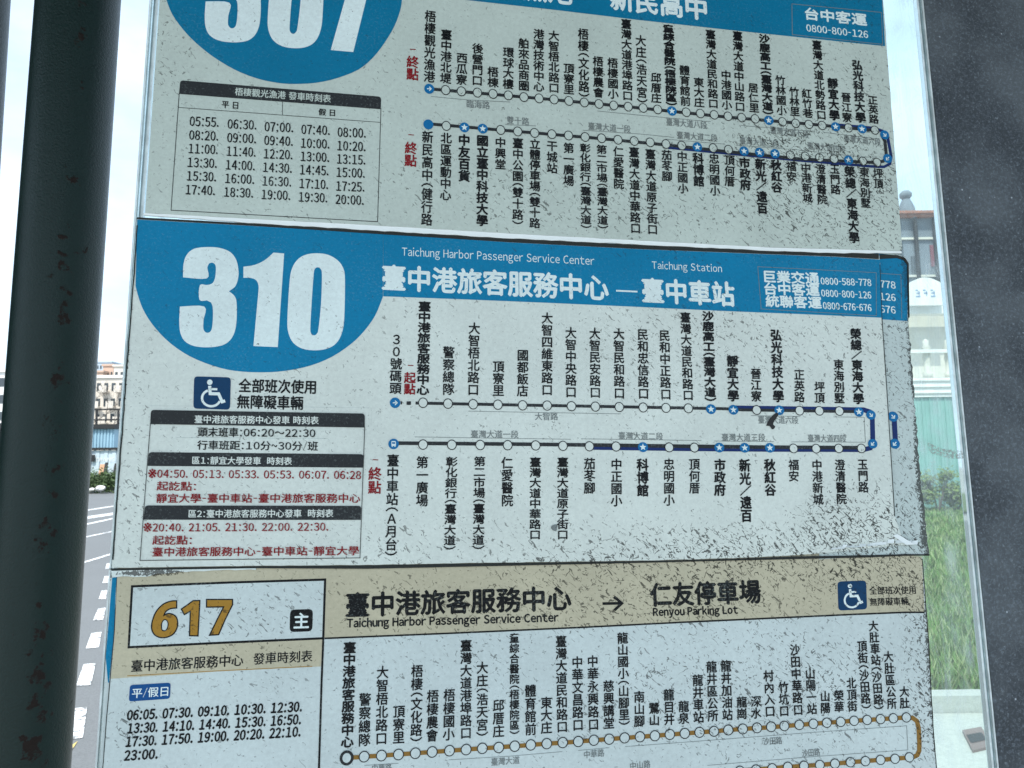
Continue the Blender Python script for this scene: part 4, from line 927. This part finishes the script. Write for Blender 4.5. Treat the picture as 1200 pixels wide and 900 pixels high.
def leaning(x0, x1, yt, mat, name, label, cat, lean=.3):
    xa, xb, z0, z1 = wbox(x0, x1, yt, HD-1.2)
    t = thing(name, ((xa+xb)/2, HD-1.2, 0.1), label, cat); mb = MB()
    vs = [Vector((x, y, z)) for x, y, z in ((xa,HD-1.3,.1),(xb,HD-1.3,.1),(xb,HD-1.22,.1),(xa,HD-1.22,.1),(xa-lean*.5,HD-.9,z1),(xb-lean,HD-.9,z1),(xb-lean,HD-.82,z1),(xa-lean*.5,HD-.82,z1))]
    mb.mesh(vs, [(0,3,2,1),(4,5,6,7),(0,1,5,4),(1,2,6,5),(2,3,7,6),(3,0,4,7)]); part(t, 'board', mb, mat)
    mb = MB(); mb.box((xa,HD-1.34,.1),(xb,HD-1.305,.2)); part(t, 'foot_rail', mb, M['black'])
leaning(101.5, 110, 542.5, M['black'], 'solar_panel', 'black panel leaning against the pale hoarding', 'panel', .5)
leaning(114, 119.5, 544, M['wood'], 'wooden_board', 'orange brown board standing by the hoarding', 'board', 0)
leaning(119.8, 123, 542, M['black'], 'black_board', 'narrow black board beside the orange brown board', 'board', 0)
leaning(131, 136, 543, M['black'], 'black_crate', 'black crate standing at the right end of the hoarding', 'crate', 0)
# hedge, white stones, verge grass
M['leaf_dark'] = plain('hedge_leaves', (.06,.10,.035), .7, .5, 2); M['leaf2'] = plain('shrub_leaves', (.12,.17,.045), .7, .5, 3); M['stone'] = plain('white_stone', (.72,.71,.68), .9)
M['bark'] = plain('grey_bark', (.16,.14,.12), .9)
def leaves(mb, c, r, n, s, rnd):
    for _ in range(n):
        p = Vector((rnd.gauss(0,.45)*r[0], rnd.gauss(0,.45)*r[1], rnd.gauss(0,.42)*r[2])) + Vector(c)
        if p.z < .02: p.z = rnd.uniform(.02,.1)
        a = Vector((rnd.uniform(-1,1), rnd.uniform(-1,1), rnd.uniform(-1,1))).normalized(); b = a.orthogonal().normalized()
        q = s * rnd.uniform(.6,1.4); mb.face([p - a*q, p + b*q*.5, p + a*q, p - b*q*.5])
rnd = random.Random(5)
H1, H2 = G(60, 572.5), G(165, 570.5); H1.y = H2.y = HD-3.0
H1.x = W(60,570,HD-3).x; H2.x = W(165,570,HD-3).x
hz = W(110, 553, HD-3).z
t = thing('hedge', ((H1.x+H2.x)/2, HD-3, 0), 'low dark green hedge along the far verge of the road', 'hedge')
mb = MB()
L = H2.x - H1.x
for i in range(60):
    leaves(mb, (H1.x + L*i/59, HD-3 + rnd.uniform(-.2,.2), hz*.55), (.22,.4,hz*.5), 130, .07, rnd)
part(t, 'foliage', mb, M['leaf_dark'])
mb = MB()
for i in range(40): x = H1.x + L*i/39; mb.tube([(x,HD-3,.05),(x+rnd.uniform(-.1,.1),HD-3,hz*.7)], [.02,.01], 5)
part(t, 'stems', mb, M['bark'])
for i, (px, w_, lab) in enumerate(((119,.5,'larger white stone lying against the hedge'), (109,.3,'smaller white stone left of the larger stone by the hedge'), (100,.3,'white stone nearest the pole in front of the hedge'))):
    p = W(px, 569, HD-3.6); mb = MB(); rr = random.Random(i)

    bm = bmesh.new(); bmesh.ops.create_icosphere(bm, subdivisions=2, radius=w_*.5)
    for v in bm.verts: v.co *= rr.uniform(.85,1.15); v.co.z *= .6
    bm.verts.index_update(); mb.mesh([v.co + Vector((p.x,HD-3.7,.15+w_*.3)) for v in bm.verts], [tuple(v.index for v in f_.verts) for f_ in bm.faces]); bm.free()
    o = mb.build('stone', M['stone'], loc=(p.x,HD-3.7,.1)); tag(o, lab, 'stone', 'white stones by the hedge')
# bare tree
def tree(base, h, lab, rnd, leafy=0):
    t = thing('bare_tree' if not leafy else 'tree', base, lab, 'tree'); tm = MB(); br = MB()
    B = Vector(base); tm.tube([B, B + Vector((.1,0,h*.35)), B + Vector((0,0,h*.6))], [.16,.12,.08], 8)
    def rec(p, d, l, r, n):
        q = p + d*l; br.tube([p, p + d*l*.5 + Vector((rnd.uniform(-.05,.05),0,rnd.uniform(-.05,.05))), q], [r, r*.8, r*.6], 5, cap=False)
        if n:
            for _ in range(3): rec(q, (d + Vector((rnd.uniform(-.8,.8), rnd.uniform(-.8,.8), rnd.uniform(-.35,.5)))).normalized(), l*.72, r*.6, n-1)
    for k in range(6):
        a = k*1.05 + rnd.random(); rec(B + Vector((0,0,h*(.33+.045*k))), Vector((math.cos(a),math.sin(a),.55)).normalized(), h*.22, .06, 4)
    part(t, 'trunk', tm, M['bark']); part(t, 'branches', br, M['bark'])
p = W(104, 500, 70); tree((p.x,70,0), W(104,448,70).z*1.02, 'bare twiggy tree in front of the cream balcony building', random.Random(2))
# van at the far left edge
p1 = W(7.5, 560, 36); vx = p1.x - 4.4; vy = 34.6
t = thing('delivery_van', (vx+2.2, vy+.9, 0), 'white van with dark windows cut by the left edge of the photo', 'van')
prof = [(0,.35),(4.4,.35),(4.4,1.0),(4.28,1.35),(3.75,2.15),(3.5,2.28),(.15,2.3),(0,2.1)]
mb = MB(); m_ = len(prof)
mb.mesh([(vx+x, vy, z) for x, z in prof] + [(vx+x, vy+1.8, z) for x, z in prof], [tuple(range(m_)), tuple(range(2*m_-1, m_-1, -1))] + [(i, (i+1) % m_, (i+1) % m_ + m_, i+m_) for i in range(m_)])
part(t, 'body', mb, M['white_wall'])
mb = MB(); mb.mesh([(vx+3.72,vy-.01,2.0),(vx+2.6,vy-.01,2.0),(vx+2.6,vy-.01,1.35),(vx+4.15,vy-.01,1.35)], [(0,1,2,3)]); part(t, 'side_window', mb, M['glass_dark'])
mb = MB(); mb.mesh([(vx+4.30,vy+.1,1.37),(vx+4.30,vy+1.7,1.37),(vx+3.80,vy+1.7,2.12),(vx+3.80,vy+.1,2.12)], [(0,1,2,3)]); part(t, 'windscreen', mb, M['glass_dark'])
mb = MB(); mb.box((vx+4.2,vy-.015,.85),(vx+4.42,vy+.3,1.05)); part(t, 'side_lamp', mb, M['redp'])
mb = MB(); mb.box((vx-.03,vy-.02,.3),(vx+4.44,vy+1.82,.5)); part(t, 'sill', mb, M['black'])
for wx in (.85, 3.55):
    for wy in (vy-.03, vy+1.6):
        mb = MB(); mb.tube([(vx+wx,wy,.33),(vx+wx,wy+.22,.33)], [.33,.33], 20); w_ = part(t, 'wheel', mb, M['black'])
        mb = MB(); mb.tube([(vx+wx,wy-.01,.33),(vx+wx,wy+.23,.33)], [.19,.19], 14); part(w_, 'rim', mb, M['greywall'])
# dark awning behind the van
xa, xb, z0, z1 = wbox(-90, 15, 497, 60, yb=505)
t = thing('shop_awning', ((xa+xb)/2, 60, 0), 'black flat awning beneath the white apartment block at the left edge', 'awning')
mb = MB(); mb.box((xa,59,z0),(xb,63,z1)); part(t, 'canopy', mb, M['black'])
mb = MB(); mb.box((xa,61.5,0),(xb,63,z0)); part(t, 'shopfront', mb, M['glass_dark'])
for px in (0,.5,1): x = xa + (xb-xa)*px; mb = MB(); mb.tube([(x,59.2,0),(x,59.2,z0)], [.06,.06], 8); part(t, 'post', mb, M['black'])

# ---------------------------------------------------------------- beyond the pane, right
FD = 20.0
g0, g1 = 3.0, 21.0
def gline(px, Y): return W(px, 600, Y).x
gpoly('lawn', [(1.55,4.68),(9.5,4.68),(22,26),(5,26)], .05, M['soil'])
mb = MB(); mb.box((1.0,4.50,0),(9.6,4.62,.10)); o = mb.build('lawn_kerb', M['paver']); o['kind'] = 'structure'
gpoly('pavement', [(.35,1.6),(6.5,1.6),(9.5,4.49),(1.0,4.49)], .006, M['paver'])
M['gr1'] = plain('bright_grass_blades', (.105,.205,.05), .75, .5, 1.2); M['gr2'] = plain('pale_grass_blades', (.22,.28,.12), .75, .35, 1.2)
for nm, mat, cnt, hh, seed in (('grass', M['gr1'], 26000, .13, 3), ('dry_grass', M['gr2'], 9000, .16, 4)):
    rnd = random.Random(seed); vs, fs = [], []
    for i in range(cnt):
        y = 4.72 + 15.6 * rnd.random()**1.25; px = rnd.uniform(1005, 1215); x = gline(px, y)
        h = hh * rnd.uniform(.4,1.3) * .85; a = rnd.uniform(0, 6.28); w_ = .006 + .0011*y
        dx, dy = math.cos(a)*w_, math.sin(a)*w_; lx, ly = rnd.uniform(-.6,.6)*h, rnd.uniform(-.6,.6)*h
        n = len(vs); vs += [(x-dx,y-dy,.045),(x+dx,y+dy,.045),(x+lx,y+ly,.05+h)]; fs.append((n,n+1,n+2))
    mb = MB(); mb.v = [Vector(v) for v in vs]; mb.f = fs; mb.m = [0]*len(fs)
    o = mb.build(nm, mat); tag(o, 'bright green grass growing beyond the pane' if nm == 'grass' else 'pale dry blades among the bright grass beyond the pane', 'grass', kind='stuff')
# green corrugated fence
M['teal'] = plain('faded_teal_sheet', (.20,.38,.345), .55, .2, 1.5)
x0 = gline(985, FD); x1 = gline(1235, FD); ztop = W(1095, 465.5, FD).z
t = thing('corrugated_fence', ((x0+x1)/2, FD, 0), 'pale teal corrugated metal fence behind the grass', 'fence')
npan = int((x1-x0)/.205)
for i in range(npan):
    u = x0 + (x1-x0)*i/npan; w_ = (x1-x0)/npan; mb = MB()
    prof = [(0,0),(.12,0),(.18,-.035),(.26,-.035),(.32,0),(.60,0),(.64,-.012),(.70,-.012),(.74,0),(.985,0)]
    for (p0, q0), (p1_, q1) in zip(prof, prof[1:]):
        mb.face([(u+p0*w_,FD+q0,0),(u+p1_*w_,FD+q1,0),(u+p1_*w_,FD+q1,ztop),(u+p0*w_,FD+q0,ztop)])
    mb.box((u,FD+.01,0),(u+w_*.985,FD+.02,ztop))
    part(t, 'fence_panel', mb, M['teal'])
mb = MB(); mb.box((x0,FD-.06,ztop+.003),(x1,FD+.05,ztop+.04)); part(t, 'cap_rail', mb, M['white_wall'])
# shrubs before the fence
rnd = random.Random(9)
for px, h, s, lab in ((1078,.95,.42,'bushy shrub at the fence foot, nearest the sheets'), (1100,1.15,.5,'tallest bushy shrub at the fence foot, yellow green on top'), (1122,.8,.42,'bushy shrub at the fence foot, nearest the pane edge'), (1040,1.0,.5,'bushy shrub at the fence foot, behind the sheets'), (1165,.9,.5,'bushy shrub at the fence foot, behind the grey panel')):
    x = gline(px, FD-.9); t = thing('shrub', (x, FD-.9, .04), lab, 'shrub', 'shrubs at the foot of the teal fence')
    mb = MB()
    for k in range(9): a = rnd.uniform(0,6.28); mb.tube([(x,FD-.9,.04),(x+math.cos(a)*s*.5,FD-.9+math.sin(a)*.2,h*.75)], [.018,.006], 5)
    part(t, 'stems', mb, M['bark'])
    mb = MB()
    for k in range(16): leaves(mb, (x+rnd.uniform(-s,s)*.7, FD-.9+rnd.uniform(-.2,.2), h*rnd.uniform(.35,.95)), (.2,.2,.18), 60, .05, rnd)
    part(t, 'foliage', mb, M['leaf2'])
# house behind the fence with white parapet, balustrade, sign, tiled ridge
HB = 27.0
def hb(xa, xb, yt, yb, Y, th): # box given by its outline seen through the pane
    a, b, z0, z1 = wbox(xa, xb, yt, Y, yb=yb); mb = MB(); mb.box((a,Y,z0),(b,Y+th,z1)); return mb
t = thing('terrace_house', (W(1095,450,HB).x, HB, 0), 'grey house with white parapet and tiled ridge behind the teal fence', 'house')
M['hgrey'] = plain('blue_grey_render', (.16,.19,.22), .8, .3, .6); M['hcream'] = plain('aged_cream_wall', (.55,.53,.46), .8, .2, .8)
a, b, z0, z1 = wbox(960, 1190, 254, HB+5); mb = MB(); mb.box((a,HB+5,0),(b,HB+13,z1)); part(t, 'upper_wall', mb, M['hgrey'])
mb = hb(950, 1200, 249.5, 254.2, HB+4.8, 8.4); rf = part(t, 'ridge', mb, M['tilered'])
a, b = W(950,251,HB+4.7), W(1200,251,HB+4.7); n = 70
for i in range(n):
    x = a.x + (b.x-a.x)*i/n; mb = MB(); mb.tube([(x,HB+4.6,a.z+.02),(x,HB+6.5,a.z+.16)], [.075,.075], 6); part(rf, 'tile', mb, M['tilered'])
part(t, 'lower_wall', hb(960, 1190, 465.2, 640, HB+.3, 4), M['hcream'])
a, b, z0, z1 = wbox(960, 1190, 443, HB, yb=464.8); mb = MB(); mb.box((a,HB,z0),(b,HB+4.5,z1)); 
for k in range(3): zz = z0 + (z1-z0)*(k+.5)/3; mb.box((a,HB-.06,zz),(b,HB-.002,zz+.05))
part(t, 'parapet', mb, M['white_wall'])
part(t, 'balcony_wall', hb(960, 1190, 368, 442.7, HB+2.5, .2), M['hcream'])
part(t, 'balcony_rail', hb(960, 1190, 409.5, 413.5, HB+.2, .12), M['white_wall'])
part(t, 'beam', hb(960, 1190, 358.5, 367.6, HB+1.6, .5), M['white_wall'])
for px in (1038, 1064, 1091, 1117, 1143):
    p = W(px, 442, HB+.25); z_ = W(px, 396, HB+.25).z - p.z; mb = MB(); mb.smooth = True
    mb.lathe((p.x,HB+.45,p.z), [(.0,0),(.17,0),(.17,.12*z_),(.11,.16*z_),(.12,.4*z_),(.15,.5*z_),(.12,.62*z_),(.19,.66*z_),(.12,.72*z_),(.17,.76*z_),(.1,.84*z_),(.11,.95*z_),(0,z_)], 14); part(t, 'baluster', mb, M['hcream'])
M['maroon'] = plain('faded_maroon', (.20,.07,.09), .7)
for xa_, xb_, yt, yb in ((1090,1099,287,312), (1068,1078,300,322), (1104,1113,270,300), (1046,1058,285,315)):
    part(t, 'window', hb(xa_, xb_, yt, yb, HB+4.93, .1), M['maroon'] if xa_ == 1090 else M['glass_dark'])
M['maroon'] = plain('faded_maroon', (.20,.07,.09), .7)
for px in (1054, 1076, 1098.5):
    p = W(px, 300, HB+4.8); mb = MB(); mb.tube([(p.x,HB+4.86,0),(p.x,HB+4.86,W(px,254.6,HB+4.8).z)], [.09,.09], 8); part(t, 'downpipe', mb, M['black'])
for py in (278, 322, 340): part(t, 'floor_band', hb(960, 1190, py, py+2.5, HB+4.9, .09), M['hcream'])
# finial
p = W(1065.5, 249, HB+5); t = thing('roof_finial', (p.x,HB+5,p.z), 'grey gourd shaped finial on the tiled ridge', 'roof ornament')
mb = MB(); mb.smooth = True; zz = W(1065.5,221,HB+5).z - p.z
mb.lathe((p.x,HB+5.2,p.z), [(.36,0),(.34,.2*zz),(.22,.5*zz),(.16,.6*zz)], 18); part(t, 'body', mb, M['hgrey'])
mb = MB(); mb.smooth = True; mb.lathe((p.x,HB+5.2,p.z), [(.13,.6*zz),(.25,.72*zz),(.26,.84*zz),(.16,.95*zz),(0,zz)], 18); part(t, 'cap', mb, M['hgrey'])
# arched white sign
t = thing('arched_sign', (W(1086,358,HB+1).x,HB+1,W(1086,358,HB+1).z), 'white arched sign with faint blue marks above the balcony beam', 'sign')
c0 = W(1066,358,HB+1.2); c1 = W(1106,358,HB+1.2); ht = W(1086,325,HB+1.2).z - c0.z; pts = [(c0.x,c0.z),(c1.x,c0.z)] + [(c1.x - (c1.x-c0.x)*k/12, c0.z + ht*(.78 + .22*math.sin(math.pi*(k/12)))) for k in range(13)]
mb = MB(); n = len(pts); mb.mesh([(x,HB+1.2,z) for x, z in pts] + [(x,HB+1.3,z) for x, z in pts], [tuple(range(n)), tuple(range(2*n-1,n-1,-1))] + [(i,(i+1) % n,(i+1) % n+n,i+n) for i in range(n)]); part(t, 'board', mb, M['white_wall'])
M['signblue'] = plain('faded_blue_lettering', (.18,.28,.45), .7)
cw_ = c1.x - c0.x
for k in range(3):                  # marks too blurred to read: short broken strokes
    mb = MB(); xx = c0.x + cw_*(.2 + .22*k)
    for q, (u0, v0, u1, v1) in enumerate(((0,.30,.13,.34), (.02,.42,.12,.455), (.0,.52,.07,.56), (.085,.34,.11,.52))[(k % 2):]):
        mb.box((xx+cw_*u0, HB+1.185, c0.z+ht*v0), (xx+cw_*u1, HB+1.198-.002*q, c0.z+ht*v1))
    part(t, 'faded_mark', mb, M['signblue'])
# drain cover near the lower right
q = [G(x, y) for x, y in ((1128,860),(1150,856),(1166,878),(1140,884))]
t = thing('drain_cover', (sum(p.x for p in q)/4, sum(p.y for p in q)/4, .006), 'brown grey drain cover with dark slots in the pavement', 'drain cover')
mb = MB(); lo = [Vector((p.x,p.y,.007)) for p in q]; hi = [Vector((p.x,p.y,.02)) for p in q]
mb.mesh(lo+hi, [(4,7,6,5),(0,1,5,4),(1,2,6,5),(2,3,7,6),(3,0,4,7)]); M['iron'] = plain('rusty_iron', (.17,.13,.12), .7); part(t, 'plate', mb, M['iron'])
for k in range(5):
    u = .15 + .15*k
    a = hi[0].lerp(hi[3], .3).lerp(hi[1].lerp(hi[2], .3), u); b = hi[0].lerp(hi[3], .7).lerp(hi[1].lerp(hi[2], .7), u); c = (b-a).cross(Vector((0,0,1))).normalized()*.008
    mb = MB(); up_ = Vector((0,0,.003)); mb.mesh([a-c+up_, a+c+up_, b+c+up_, b-c+up_], [(0,1,2,3)]); part(t, 'slot', mb, M['black'])

print('objects', len(bpy.data.objects), 'tris', sum(len(o.data.polygons) for o in bpy.data.objects if o.type == 'MESH'))
